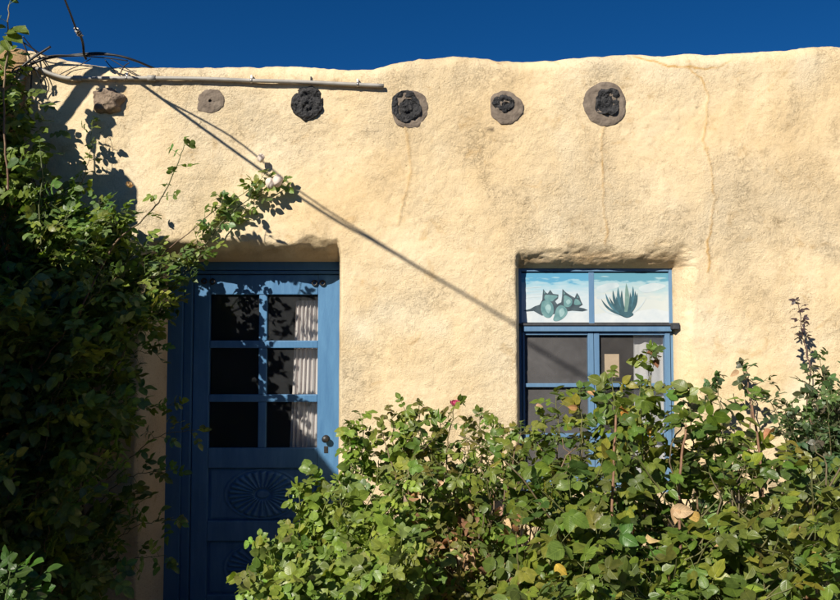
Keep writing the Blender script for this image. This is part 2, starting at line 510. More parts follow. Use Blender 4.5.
h = .0075
xl = lines(-2.75, 2.75, h, [(DOOR['xl'], -DOOR['wl']), (DOOR['xr'], DOOR['wr']), (WIN['xl'], -WIN['wl']), (WIN['xr'], WIN['wr'])])
xl = np.concatenate([xl, np.arange(2.77, 6.0, .03)])
zl = lines(-.05, 3.42, h, [(DOOR['zt'], DOOR['wt']), (WIN['zt'], WIN['wt']), (WIN['zb'], -WIN['wb'])])
ztop = np.interp(xl, tx, tz)+.008*fbm(xl*4, xl*0+3, NB, 3)
rr = .085
ZS = 2.75
XX, ZZ = np.meshgrid(xl, zl, indexing='ij')
hi = ZZ > ZS
ZZ = np.where(hi, ZS+(ZZ-ZS)*((ztop-rr-ZS)/(zl[-1]-ZS))[:, None], ZZ)
for a, b, r in ((210, 101, 6), (409, 110, 12), (506.5, 107, 8), (605, 104, 12)):
    q = at(a, b, 0); HOLES.append((q[0], q[2], r*.0056))
YY = wall_y(XX, ZZ, True)
s1 = recess(XX, ZZ, DOOR, 0)[1]; s2 = recess(XX, ZZ, WIN, 0)[1]
inside = ((XX > DOOR['xl']-1e-6) & (XX < DOOR['xr']+1e-6) & (ZZ < DOOR['zt']+1e-6)) | ((XX > WIN['xl']-1e-6) & (XX < WIN['xr']+1e-6) & (ZZ < WIN['zt']+1e-6) & (ZZ > WIN['zb']-1e-6))
P = np.stack([XX, YY, ZZ], -1)
ins_f = inside[:-1, :-1] & inside[1:, :-1] & inside[:-1, 1:] & inside[1:, 1:]
# parapet cap
cap = []
for k in range(1, 13):
    a = k/12*math.pi/2
    n = .004*fbm(xl*18, xl*0+k*.25, NC_, 3)
    cap.append(np.stack([xl, YY[:, -1]+rr*(1-math.cos(a)), ztop-rr+rr*math.sin(a)+n], -1))
for k, yy in enumerate((.16, .24, .32, .38)):
    cap.append(np.stack([xl, xl*0+yy, ztop+.012*fbm(xl*6, xl*0+k, NA, 2)-.01*k], -1))
cap.append(np.stack([xl, xl*0+.42, ztop-.10], -1)); cap.append(np.stack([xl, xl*0+.425, ztop-.34], -1))
P = np.concatenate([P, np.stack(cap, 1)], 1)
keep = np.ones((P.shape[0]-1, P.shape[1]-1), bool)
keep[:ins_f.shape[0], :ins_f.shape[1]] = ~ins_f

# stains and cracks: x ochre rust, y dark specks, z pale mends, alpha browner lintel undersides
def seg_dist(pts, px, pz):
    d = np.full(px.shape, 9.0)
    for (ax, az), (bx, bz) in zip(pts[:-1], pts[1:]):
        vx, vz = bx-ax, bz-az
        t = np.clip(((px-ax)*vx+(pz-az)*vz)/(vx*vx+vz*vz), 0, 1)
        d = np.minimum(d, np.hypot(px-ax-t*vx, pz-az-t*vz))
    return d
fx, fz = P[..., 0], P[..., 2]
jx, jz = fx+.009*fbm(fx*13, fz*13, NC_, 3)+.006*fbm(fx*40, fz*40, NA, 2), fz+.010*fbm(fx*13+9, fz*13, NB, 3)
wall_tint = np.zeros(P.shape[:2]+(4,), np.float32); wall_tint[..., 3] = 1
cracks = [([(605, 128), (603, 160), (604, 185), (606, 215), (608, 243)], .0070, .8),
          ([(637, 54), (652, 58), (672, 65), (697, 66), (722, 67), (738, 59)], .006, .9),
          ([(693, 67), (706, 78), (712, 95), (711, 120), (707, 140), (714, 165), (716, 200), (711, 235), (709, 270)], .0065, .7),
          ([(406, 128), (408, 150), (411, 172), (404, 200), (399, 225)], .009, .32),
          ([(762, 57), (764, 90), (763, 130), (768, 170)], .012, .12),
          ([(520, 180), (540, 190), (560, 180)], .004, .18)]
relief = np.zeros(P.shape[:2])
for pts, w, k in cracks:
    d = seg_dist([(X_at(a), Z_at(b)) for a, b in pts], jx, jz)
    v = np.exp(-(d/w)**2)
    wall_tint[..., 0] = np.maximum(wall_tint[..., 0], k*v*np.clip(.72+.4*fbm(fx*22, fz*22, NA, 2)+.5*fbm(fx*5, fz*5, ND, 2), .35, 1.15))
    relief += -.004*v*(k > .3)
for a, b, r in ((250, 119, 3), (283, 141, 2.2), (493, 129, 4.5), (490, 129, 3), (345, 110, 1.5), (593, 181, 1.5), (293, 131, 1.5), (700, 107, 2), (91, 124, 2), (96, 131, 1.6)):
    d = np.hypot((jx-X_at(a)), (jz-Z_at(b))*1.5)
    wall_tint[..., 1] = np.maximum(wall_tint[..., 1], .8*np.exp(-(d/(r*.0056*.6))**2))
pm = np.clip(fbm(fx*2.2+3, fz*2.2, ND, 3)-.55, 0, 1)*1.2
wall_tint[..., 2] = np.clip(pm, 0, .8)
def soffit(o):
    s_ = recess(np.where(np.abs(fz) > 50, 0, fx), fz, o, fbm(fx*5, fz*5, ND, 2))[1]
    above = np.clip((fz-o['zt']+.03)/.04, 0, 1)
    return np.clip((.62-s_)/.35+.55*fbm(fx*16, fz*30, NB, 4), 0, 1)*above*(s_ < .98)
wall_tint[..., 3] = np.clip(np.maximum(soffit(DOOR), soffit(WIN))*.55, 0, .5)  # plaster turns browner on the undersides above both openings
wall_tint = np.clip(wall_tint, 0, 1)
P[..., 1] += relief*np.where(fz < 3.2, 1, 0)
wall_me = grid_mesh('wall', P, keep)
ca = wall_me.color_attributes.new('wall_tint', 'FLOAT_COLOR', 'POINT')
ca.data.foreach_set('color', wall_tint.reshape(-1, 4).ravel())

house = empty('adobe_house', (0, 0, 0))
tag(house, 'pale ochre adobe house with blue door, blue window and a row of log ends', 'house')
link('wall', wall_me, M['stucco'], house)
MB().box(-2.7, 5.98, .37, 4.6, 2.9, 3.02, 0).build('roof', M['roof'], house)

# rooms behind the openings: floor, back, sides, lid
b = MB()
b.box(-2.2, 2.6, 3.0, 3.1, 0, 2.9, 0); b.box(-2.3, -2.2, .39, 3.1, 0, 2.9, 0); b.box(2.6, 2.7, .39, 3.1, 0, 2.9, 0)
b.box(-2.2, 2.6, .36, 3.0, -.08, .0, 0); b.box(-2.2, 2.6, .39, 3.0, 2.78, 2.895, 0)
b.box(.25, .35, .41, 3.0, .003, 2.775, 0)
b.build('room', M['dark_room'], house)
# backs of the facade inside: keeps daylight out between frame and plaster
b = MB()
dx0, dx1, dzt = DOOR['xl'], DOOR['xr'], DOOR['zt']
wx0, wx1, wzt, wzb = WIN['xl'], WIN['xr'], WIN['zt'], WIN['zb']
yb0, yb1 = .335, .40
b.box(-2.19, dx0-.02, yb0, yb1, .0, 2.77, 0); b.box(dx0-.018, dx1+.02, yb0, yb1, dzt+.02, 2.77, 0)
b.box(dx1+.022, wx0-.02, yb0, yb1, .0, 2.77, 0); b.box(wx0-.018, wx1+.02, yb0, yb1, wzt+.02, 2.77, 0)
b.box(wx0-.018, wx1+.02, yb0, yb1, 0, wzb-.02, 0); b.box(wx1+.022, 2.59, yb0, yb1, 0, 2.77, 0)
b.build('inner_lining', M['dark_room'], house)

# ------------------------------------------------------------------ side wall on the left, its top shades the door
X0 = X_at(20)
prof = [(-.05, 46), (0, 48), (.04, 66), (.10, 90), (.28, 97), (.38, 125), (.48, 172), (.8, 188), (1.26, 182), (1.48, 150), (1.65, 124), (1.8, 113), (2.2, 104), (2.94, 96), (3.12, 97)]
dl = np.unique(np.concatenate([np.linspace(-.05, 3.12, 130), np.linspace(.45, .6, 20), np.linspace(1.0, 1.2, 20)]))
zt = np.interp(dl, [p[0] for p in prof], [Z_at(p[1]) for p in prof])
zt += .012*fbm(dl*6, dl*0, NB, 3)
sec = []
rad = .07; W = .42
for k in range(40): sec.append((0, k/39.0, 0, 0))
rows = []
def swn(u, v): return .010*fbm(dl*3+u, dl*0+v*3, NA, 3)+.004*fbm(dl*15, dl*0+v*15+u, NB, 3)
for k in range(46):
    z = (zt-rad)*(k/45.0)
    rows.append(np.stack([X0+.010*fbm(dl*3, z*3, NA, 3)+.004*fbm(dl*15, z*15, NB, 3), -dl, z], -1))
for k in range(1, 9):
    a = k/8*math.pi/2
    rows.append(np.stack([X0-rad*(1-math.cos(a))+rows[45][:, 0]-X0, -dl, zt-rad+rad*math.sin(a)], -1))
for u in (.2, .3): rows.append(np.stack([X0-u+0*dl, -dl, zt+.01*fbm(dl*5, dl*0+u*9, NC_, 2)], -1))
rows.append(np.stack([X0-W+0*dl, -dl, zt-.06], -1)); rows.append(np.stack([X0-W+0*dl, -dl, zt*0], -1))
SP = np.stack(rows, 1)[::-1]
# rounded end towards the street
endc = SP[:1].copy(); endc[..., 0] = X0-.2; endc[..., 1] -= .05; endc[..., 2] *= .985
mid_ = SP[:1].copy(); mid_[..., 0] = X0-.2+(mid_[..., 0]-(X0-.2))*.85; mid_[..., 1] -= .035; mid_[..., 2] *= .995
SP = np.concatenate([endc, mid_, SP], 0)
link('side_wall', grid_mesh('side_wall', SP), M['stucco'], house)

# roof spout that reaches over the side wall from the wing on the left
b = MB()
zs0, zs1 = Z_at(82), Z_at(50)
b.box(X0-1.05, X0-.01, -1.10, -.98, zs0, zs1, .02)
b.build('roof_spout', M['stucco'], house)
MB().box(X0-1.9, X0-1.0, -1.4, -.2, 0, zs1+.3, .05).build('side_wing', M['stucco'], house)

# leaning post above the side wall (its shadow crosses the plaster)
b = MB()
pb, pt = at(-78, 112, 0), at(75, -96, 0)
def ortho(fx_, fy_, d):      # the point d metres out from the wall whose sun shadow falls on facade pixel fx_, fy_
    q = at(fx_, fy_, 0); return q+np.array([-.60*d, -d, .72*d])
pts = spline([ortho(26, 162, .7), ortho(50, 130, .7), ortho(76, 96, .7), ortho(101, 60, .7), ortho(118, 30, .7)], 12)
b.tube(pts, .033, 8)
o = b.build('leaning_post', M['wood'])
tag(o, 'grey timber post leaning above the left side wall', 'post')

gw = MB(); gw.box(-14, 16, -8.6, -8.2, 0, 3.0, .04)  # out of view, added to cut the sky fill on the house
tag(gw.build('sky_block_wall', M['mudwall']), 'unseen brown wall added behind the camera to block sky light', 'wall')

# ------------------------------------------------------------------ roof beams
def disc(name, px, py, rx, rz, prof, mat, parent, seed, na=56, nr=18, rim=.1, nz=.004, inner=0.0, back=.06, nscale=45):
    """rough round face; prof(r) gives how far it stands out of (+) or into (-) the wall; inner>0 makes a ring"""
    c = at(px, py, 0); kx = rx*.00563; kz = rz*.00563
    th = np.arange(na)/na*2*np.pi
    rimn = 1+rim*fbm(np.cos(th)*1.6+seed*3.1, np.sin(th)*1.6+seed, NA, 3)
    rs = list(np.linspace(inner, 1, nr))
    y0 = float(wall_y(c[0], c[2]))
    G = []
    for r in rs:
        x = c[0]+kx*r*rimn*np.cos(th); z = c[2]+kz*r*rimn*np.sin(th)
        y = y0-prof(r)+nz*fbm(x*nscale+seed, z*nscale, NB, 4)
        G.append(np.stack([x, y, z], -1))
    e = G[-1].copy(); e[:, 1] = y0+back; G.append(e)
    if inner > 0:
        e = G[0].copy(); e[:, 1] = y0+back; G.insert(0, e)
    me = grid_mesh(name, np.stack(G, 0)[::-1], wrap_v=True)
    if inner == 0: pass
    return link(name, me, mat, parent)
flat = lambda hgt, dome: (lambda r: hgt+dome*(1-r*r))
# 1: broken lump of grey log standing out of the plaster
disc('roof_beam', 108, 101, 16, 13, lambda r: .045*(1-r**6)+.012, M['log'], house, 1, rim=.24, nz=.009, nscale=30)
# 2: small grey stub with a dark pit
v2 = disc('roof_beam', 209.5, 101.0, 3.5, 3, flat(.000, -.006), M['char'], house, 2, rim=.35, nz=.006)
disc('mortar_collar', 210, 101, 14, 13, lambda r: .005*(1-r**10)+.002, M['mud'], v2, 3, inner=.12, nz=.0025, rim=.12, nr=26)
# 3: charred
disc('roof_beam', 307.5, 103, 16.5, 17.5, lambda r: .022*(1-r**4)+.006-.014*math.exp(-((r-.45)/.18)**2), M['char'], house, 4, rim=.10, nz=.012, nscale=30, nr=26)
# 4
v4 = disc('roof_beam', 406.5, 107.5, 15, 16, lambda r: .016-.014*math.exp(-((r-.5)/.14)**2), M['char'], house, 5, rim=.14, nz=.009, nscale=34, nr=26)
disc('mortar_collar', 409, 110, 18.5, 19.5, lambda r: .005*(1-r**10)+.002, M['mud'], v4, 6, inner=.55, nz=.0025, rim=.10)
# 5
v5 = disc('roof_beam', 504, 103.5, 9, 9.5, lambda r: .012-.006*math.exp(-((r-.3)/.2)**2), M['char'], house, 7, rim=.30, nz=.007, nscale=34)
disc('mortar_collar', 506.5, 107, 16.5, 17, lambda r: .006*(1-r**10)+.002, M['mud'], v5, 8, inner=.3, nz=.0025, rim=.12, nr=24)
# 6
v6 = disc('roof_beam', 607, 101.5, 12.5, 13.5, lambda r: .015-.007*math.exp(-((r-.45)/.2)**2), M['char'], house, 9, rim=.20, nz=.010, nscale=34, nr=26)
disc('mortar_collar', 605, 104, 22, 23, lambda r: .006*(1-r**10)+.002, M['mud'], v6, 10, inner=.4, nz=.0025, rim=.06, nr=24)

# ------------------------------------------------------------------ door
YD = DD                      # frame front plane
yl = YD+.028                 # leaf front plane
f = MB()
xa, xb = dx0-.03, dx1+.03
X_l = at(194, 300, -yl)[0]
Zh = Z_at(270, -YD)
f.box(xa, X_l-.055, YD-.012, YD+.10, 0, dzt+.03, .004)
f.box(X_l-.054, X_l-.004, YD+.008, YD+.09, 0, Zh-.004, .006)
f.box(X_l-.053, xb, YD-.008, YD+.10, Zh, dzt+.03, .004)
f.box(X_l-.003, xb, YD+.004, YD+.06, Zh-.022, Zh-.003, .004)
f.build('door_frame', M['blue_frame'], house)

door = empty('door', (X_l, yl, .02)); door.parent = house
def dX(px): return at(px, 300, -yl)[0]
def dZ(py): return Z_at(py, -yl)
ztopd = Zh-.026
yb = yl+.045
b = MB()
rows_ = [(294.5, 340.5), (348, 394.5), (402, 448)]
cols_ = [(210, 259), (267, 318)]
xr_ = dX(338)
def bx(x0, x1, z1, z0, y0=yl, y1=yb, bev=.005): b.box(x0, x1, y0, y1, z0, z1, bev)
bx(X_l, dX(210), ztopd, .02)                                # left stile
bx(dX(318), xr_+.02, ztopd, .02)                            # lock stile
bx(dX(210)+.0005, dX(318)-.0005, ztopd, dZ(294.5))          # top rail
bx(dX(210)+.0005, dX(318)-.0005, dZ(340.5), dZ(348), yl+.003)
bx(dX(210)+.0005, dX(318)-.0005, dZ(394.5), dZ(402), yl+.003)
bx(dX(210)+.0005, dX(318)-.0005, dZ(448), dZ(468))
for r0, r1 in rows_:
    bx(dX(259), dX(267), dZ(r0)-.0005, dZ(r1)+.0005, yl+.006)
bx(dX(210)+.0005, dX(318)-.0005, dZ(521), dZ(541))
bx(dX(210)+.0005, dX(318)-.0005, dZ(595), .02)
leafo = b.build('door_leaf', M['blue'], door)
for r0, r1 in rows_:
    for c0, c1 in cols_:
        MB().box(dX(c0)-.004, dX(c1)+.004, yl+.020, yl+.024, dZ(r1)-.004, dZ(r0)+.004, 0).build('pane', M['glass'], door)
for z0, z1 in ((dZ(521), dZ(468)), (dZ(595), dZ(541))):
    x0, x1 = dX(210), dX(318); cx, cz = (x0+x1)/2, (z0+z1)/2
    nx, nz_ = 190, 110
    gx_, gz_ = np.linspace(x0-.002, x1+.002, nx), np.linspace(z0-.002, z1+.002, nz_)
    A, B = np.meshgrid(gx_, gz_, indexing='ij')
    rx, rz = 36*.0058, 24*.0058
    u, v = (A-cx)/rx, (B-cz)/rz
    r = np.hypot(u, v); th = np.arctan2(v, u)
    fl = np.abs(np.sin(th*13))
    hgt = np.where((r < 1) & (r > .2), .019*(fl**.8)*np.clip((1-r)/.08, 0, 1)*np.clip((r-.2)/.1, 0, 1), 0)
    hgt += .012*np.clip((.2-r)/.05, 0, 1)+.006*np.exp(-((r-1.06)/.035)**2)
    bd = np.minimum(np.minimum(A-x0, x1-A), np.minimum(B-z0, z1-B))
    hgt -= .010*np.clip(1-bd/.018, 0, 1)
    y = yl+.020-hgt
    link('carved_panel', grid_mesh('carved_panel', np.stack([A, y, B], -1)), M['blue'], door)
# knob
k = at(325.5, 439, -yl+.03)
b = MB()
pr = [(.0, .021), (.005, .022), (.008, .016), (.012, .009), (.022, .008), (.027, .014), (.034, .020), (.042, .021), (.048, .016), (.051, .004)]
P_ = np.array([(k[0], yl-a, k[2]) for a, r in pr]); b.tube(P_, [r for a, r in pr], 20)
b.build('door_knob', M['iron'], door)
MB().box(k[0]-.012, k[0]+.012, yl-.004, yl+.002, k[2]-.085, k[2]-.045, .002).build('keyhole_plate', M['iron'], door)
# round screw eyes below the frame head
for px, py in ((204, 281), (212.5, 281.5), (314.5, 283), (322.5, 283)):
    c = at(px, py, -yl+.012)
    th = np.linspace(0, 2*np.pi, 19)
    MB().tube(np.stack([c[0]+.014*np.cos(th), yl-.010+0*th, c[2]+.014*np.sin(th)], -1), .0055, 8, cap=False).build('screw_eye', M['iron'], door)

# ------------------------------------------------------------------ window
YW = WD
def wX(px, y=None): return at(px, 300, -(YW if y is None else y))[0]
def wZ(py, y=None): return Z_at(py, -(YW if y is None else y))
b = MB()
y0, y1 = YW-.004, YW+.075
b.box(wx0-.02, wX(521.5), y0, y1, wzb-.02, wzt+.02, .003)
b.box(wX(669), wx1+.02, y0, y1, wzb-.02, wzt+.02, .003)
b.box(wX(521.5)+.0005, wX(669)-.0005, y0+.002, y1, wZ(271.5), wzt+.02, .003)
b.box(wX(521.5)+.0005, wX(669)-.0005, y0+.002, y1, wzb-.02, wZ(485), .003)
b.box(wX(589), wX(594.5), y0+.010, y1, wZ(324), wZ(272), .002)
win = b.build('window_frame', M['blue_window'], house)
# ledge across, weathered dark on top
b = MB()
b.box(wX(518.5), wX(672), YW-.045, YW+.07, wZ(325.6), wZ(323.4), .002)
b.box(wX(668), wX(680.5, .02), YW-.085, YW+.02, wZ(329.5), wZ(323.2), .005)
b.build('transom_ledge', M['edge_dark'], win)
b = MB()
b.box(wX(522), wX(669.5), YW-.036, YW+.05, wZ(331.5), wZ(325.6)-.001, .003)
b.build('transom_rail', M['blue_window'], win)
# sashes
def sash(x0, x1, zt_, zb_, st, mull=()):
    b = MB()
    ya, yb_ = YW-.018, YW+.03
    xa_, xb_ = wX(x0), wX(x1)
    b.box(xa_, xa_+st[0], ya, yb_, wZ(zb_), wZ(zt_), .003)
    b.box(xb_-st[1], xb_, ya, yb_, wZ(zb_), wZ(zt_), .003)
    b.box(xa_+st[0]+.0005, xb_-st[1]-.0005, ya+.003, yb_, wZ(zt_+3), wZ(zt_), .003)
    b.box(xa_+st[0]+.0005, xb_-st[1]-.0005, ya+.003, yb_, wZ(zb_), wZ(zb_-8), .003)
    b.box(xa_+st[0]+.0005, xb_-st[1]-.0005, ya+.002, yb_, wZ(387), wZ(383.2), .003)
    b.box(xa_+st[0]+.0005, xb_-st[1]-.0005, ya+.002, yb_, wZ(437), wZ(433.2), .003)
    o = b.build('sash', M['blue_window'], win)
    return xa_+st[0], xb_-st[1]
s1x = sash(522, 592.5, 332, 484.5, (.012, .033))
s2x = sash(593.0, 668.5, 332, 484.5, (.030, .030))
for (a, c) in (s1x, s2x):
    for zt_, zb_ in ((335, 383.2), (387, 433.2), (437, 476.5)):
        MB().box(a-.004, c+.004, YW+.008, YW+.011, wZ(zb_)-.004, wZ(zt_)+.004, 0).build('screen_pane', M['screen'] if (a, c) == s1x else M['wglass'], win)

# painted panes: a scene of two foxes in snow; an agave
def sky_paint(name, top, mid_, low, z0, z1, th=.5):
    m, nt, N, L = new_mat(name)
    out = nd(nt, 'ShaderNodeOutputMaterial'); p = nd(nt, 'ShaderNodeBsdfPrincipled', Roughness=.5)
    tc = nd(nt, 'ShaderNodeTexCoord'); sp = nd(nt, 'ShaderNodeSeparateXYZ'); L.new(tc.outputs['Object'], sp.inputs[0])
    mr = nd(nt, 'ShaderNodeMapRange'); mr.inputs[1].default_value = z0; mr.inputs[2].default_value = z1
    L.new(sp.outputs[2], mr.inputs[0])
    mp = nd(nt, 'ShaderNodeMapping'); mp.inputs['Scale'].default_value = (9, 1, 40); L.new(tc.outputs['Object'], mp.inputs[0])
    n = nd(nt, 'ShaderNodeTexNoise', Scale=1.4, Detail=5); L.new(mp.outputs[0], n.inputs['Vector'])
    ad = nd(nt, 'ShaderNodeMath', operation='MULTIPLY_ADD'); ad.inputs[1].default_value = .5; L.new(n.outputs[0], ad.inputs[0])
    L.new(mr.outputs[0], ad.inputs[2])
    r = ramp(nt, [(.25, low), (.62, low), (.95, mid_), (1.0, top)])
    r.color_ramp.elements[3].position = 1.0
    sb = nd(nt, 'ShaderNodeMath', operation='SUBTRACT'); sb.inputs[1].default_value = .12; L.new(ad.outputs[0], sb.inputs[0])
    L.new(sb.outputs[0], r.inputs[0])
    L.new(r.outputs[0], p.inputs['Base Color']); L.new(p.outputs[0], out.inputs[0])
    return m
za, zb_ = wZ(322.5), wZ(273)
pt_teal = simple('teal paint', (.085, .21, .23), (.18, .33, .34), .6, 30)
pt_dark = simple('dark outline paint', (.03, .05, .07), (.07, .11, .13), .6, 30)
pt_snow = simple('snow paint', (.62, .66, .68), (.48, .55, .61), .6, 12)
pt_deep = simple('deep teal paint', (.022, .07, .095), (.05, .13, .165), .6, 25)
pt_grn = simple('grey green paint', (.12, .22, .20), (.2, .32, .3), .6, 25)
pt_cloud = simple('pale paint', (.56, .63, .66), (.44, .53, .58), .6, 14)
pt_pale = simple('pale teal paint', (.22, .38, .40), (.34, .50, .51), .6, 30)
def smooth_poly(pts, n=5):
    Q = np.asarray(pts+[pts[0]], float); m = len(pts); o = []
    for i in range(m):
        p0, p1, p2, p3 = [np.asarray(pts[(i+k) % m], float) for k in (-1, 0, 1, 2)]
        for t in np.arange(n)/n:
            o.append(tuple(.5*(2*p1+(p2-p0)*t+(2*p0-5*p1+4*p2-p3)*t*t+(3*p1-p0-3*p2+p3)*t**3)))
    return o
yP = YW+.006
xa_, xc_ = wX(521.5), wX(589)
b = MB(); b.box(xa_, xc_, yP, yP+.006, za, zb_, 0, 0)
sx, sz = xc_-xa_, zb_-za
L_ = 0
def lay(pts, mi, sm=True):
    global L_
    L_ += 1
    b.poly(smooth_poly(pts) if sm else pts, yP-.00018*L_, xa_, za, sx, sz, mi)
lay([(.002, .0), (.998, .0), (.998, .22), (.8, .20), (.62, .22), (.42, .20), (.25, .19), (.1, .24), (.002, .21)], 1, False)
for y_ in (.56, .62, .50, .70): lay([(.05, y_), (.3, y_+.03), (.3, y_+.015), (.05, y_-.01)], 4, False)
lay([(.03, .24), (.13, .275), (.20, .33), (.27, .36), (.31, .46), (.315, .56), (.325, .68), (.36, .61), (.39, .585), (.43, .66), (.47, .58), (.55, .565), (.545, .49), (.50, .43), (.53, .37), (.59, .41), (.605, .54), (.61, .68), (.66, .61), (.72, .555), (.79, .50), (.825, .60), (.86, .53), (.885, .43), (.91, .36), (.85, .31), (.93, .285), (.985, .25), (.9, .225), (.75, .24), (.60, .21), (.45, .16), (.30, .14), (.18, .235), (.08, .222)], 3, False)
lay([(.345, .54), (.375, .56), (.44, .555), (.52, .545), (.535, .515), (.49, .47), (.46, .43), (.39, .43), (.345, .47)], 2)
lay([(.335, .585), (.332, .635), (.355, .59)], 2, False)
lay([(.30, .40), (.36, .45), (.43, .42), (.47, .34), (.475, .20), (.42, .10), (.34, .12), (.29, .24)], 2)
lay([(.52, .29), (.58, .35), (.65, .31), (.68, .20), (.62, .09), (.53, .03), (.47, .05), (.49, .16)], 2)
lay([(.35, .30), (.40, .37), (.44, .30), (.40, .18)], 5); lay([(.56, .24), (.61, .29), (.64, .20), (.58, .11)], 5)
lay([(.63, .46), (.635, .55), (.69, .53), (.75, .46), (.745, .36), (.69, .31), (.63, .34)], 2)
lay([(.625, .56), (.625, .63), (.65, .58)], 2, False)
lay([(.785, .43), (.80, .475), (.84, .46), (.875, .40), (.88, .37), (.82, .35), (.78, .37)], 2)
lay([(.825, .49), (.83, .55), (.85, .50)], 2, False)
lay([(.66, .42), (.70, .47), (.73, .41), (.69, .36)], 5)
m_sky1 = sky_paint('painted winter sky', (.10, .33, .52), (.28, .49, .60), (.53, .61, .66), za, zb_)
b.build('painted_pane', [m_sky1, pt_snow, pt_teal, pt_dark, pt_cloud, pt_pale], win)['label'] = 'pane painted with two teal foxes in snow'

xa_, xc_ = wX(594.5), wX(669); sx = xc_-xa_
b = MB(); b.box(xa_, xc_, yP, yP+.006, za, zb_, 0, 0); L_ = 0
lay([(.002, .0), (.998, .0), (.998, .22), (.8, .28), (.62, .24), (.4, .16), (.2, .22), (.002, .16)], 1, False)
lay([(.03, .70), (.15, .78), (.30, .80), (.33, .72), (.20, .66), (.10, .60)], 4)
lay([(.04, .52), (.2, .58), (.22, .52), (.06, .47)], 4)
lay([(.60, .70), (.78, .80), (.95, .76), (.93, .70), (.7, .60)], 4)
def blade(x0, z0, x1, z1, bend, w, mi):
    a, c = np.array([x0, z0]), np.array([x1, z1]); n = np.array([-(c-a)[1], (c-a)[0]]); n /= np.linalg.norm(n)
    t = np.linspace(0, 1, 9); mid = a+(c-a)*t[:, None]+n*(bend*np.sin(np.pi*t))[:, None]
    ww = w*np.sin(np.pi*np.clip(t*.75+.25, 0, 1))**.8
    lay([tuple(q) for q in mid+n*ww[:, None]]+[tuple(q) for q in (mid-n*ww[:, None])[::-1]], mi, False)
for x0, x1, z1, be, w, mi in ((.34, .03, .40, .05, .016, 4), (.38, .09, .48, .05, .020, 2), (.46, .70, .50, -.03, .012, 4), (.38, .15, .60, .05, .023, 3), (.45, .58, .60, -.03, .022, 2), (.40, .20, .52, .03, .020, 2),
                              (.40, .25, .66, .04, .026, 2), (.44, .52, .74, -.03, .026, 3), (.41, .32, .72, .03, .028, 3), (.45, .55, .64, -.04, .024, 2), (.41, .37, .66, .02, .022, 2), (.43, .43, .80, -.01, .034, 5), (.44, .48, .62, -.02, .018, 2), (.40, .29, .54, .02, .018, 2)):
    blade(x0, .14, x1, z1, be, w, mi)
lay([(.33, .17), (.43, .10), (.52, .16), (.48, .21), (.38, .21)], 2)
m_sky2 = sky_paint('painted pale sky', (.11, .31, .42), (.32, .50, .57), (.56, .60, .59), za, zb_)
b.build('painted_pane', [m_sky2, pt_snow, pt_deep, simple('blue teal paint', (.035, .11, .155), (.07, .19, .24), .6, 25), pt_cloud, pt_grn], win)['label'] = 'pane painted with a spiky teal agave'

# curtains behind the glass and a note on the window
def curtain(name, x0, x1, z0, z1, y, pleats, amp, mat, gather=.0):
    u = np.linspace(0, 1, 160); v = np.linspace(0, 1, 40)
    U, V = np.meshgrid(u, v, indexing='ij')
    ph = U*pleats*2*np.pi+.8*np.sin(U*9)+.3*NA(U*4, V*2)
    xs = x0+(x1-x0)*(U*(1-gather*V)+gather*V)
    yy = y+amp*np.sin(ph)*(.6+.4*V)+.3*amp*np.sin(ph*2.3+1)
    return link(name, grid_mesh(name, np.stack([xs, yy, z1+(z0-z1)*(1-V)+0*U], -1)), mat)
yc = yl+.10
def cX(px): return at(px, 300, -yc)[0]
c = curtain('curtain', cX(289), cX(335), .7, Z_at(300.5, -yc), yc, 10, .010, M['curtain'], .16)
tag(c, 'pale pink pleated curtain hanging behind the right column of door panes', 'curtain')
c = curtain('curtain', wX(633, YW+.05), wX(690, YW+.05), wzb, Z_at(329, -YW-.05), YW+.055, 3, .009, M['curtain_w'])
tag(c, 'white curtain hanging inside the right half of the blue window', 'curtain')
q = at(611, 366, -YW-.02)
b = MB(); b.box(wX(603.5, YW+.02), wX(618, YW+.02), YW+.013, YW+.015, Z_at(377, -YW-.02), Z_at(354, -YW-.02), 0)
tag(b.build('paper_note', M['paper']), 'blank tan card stuck inside the right window pane', 'paper note')

# ------------------------------------------------------------------ conduit and cables
def wy(px, py): 
    q = at(px, py, 0); return float(wall_y(q[0], min(q[2], 3.2)))
cpts = []
for px, py in ((24, 86), (30, 72), (40, 70), (52, 75), (66, 79), (78, 79.5), (110, 79.5), (150, 79.5), (200, 80), (250, 81.5), (300, 83), (340, 85), (384, 87.5)):
    q = at(px, py, 0); q[1] = wy(px, py)-.024; cpts.append(q)
cpts[0][1] -= .05
cond = empty('conduit', tuple(cpts[7]))
tag(cond, 'long grey conduit pipe strapped across the wall above the log ends', 'pipe')
b = MB(); b.tube(spline(cpts, 70), .0115, 10); b.build('pipe', M['pvc'], cond)
b = MB()
for px in (79, 153):
    i = np.interp(px, [78, 150, 200, 250, 300, 340, 384], [79.5, 79.5, 80, 81.5, 83, 85, 87.5])
    q = at(px, i, 0); y = wy(px, i)-.024
    MB().tube([(q[0]-.022, y, q[2]), (q[0]+.022, y, q[2])], .0165, 12).build('coupling' if px != 311 else 'strap', M['pvc'] if px != 311 else M['iron'], cond)
for px, i in ((128, 79.5), (252, 81.6), (358, 86)):
    q = at(px, i, 0); y = wy(px, i)-.024
    MB().tube([(q[0]-.006, y, q[2]), (q[0]+.006, y, q[2])], .0135, 10).box(q[0]-.006, q[0]+.006, y, y+.03, q[2]+.010, q[2]+.034, .002).build('pipe_strap', M['steel'], cond)
q = at(311, 80, 0); MB().box(q[0]-.004, q[0]+.004, wy(311, 80)-.012, wy(311, 80)+.01, q[2]-.008, q[2]+.018, .002).build('strap_nail', M['iron'], cond)

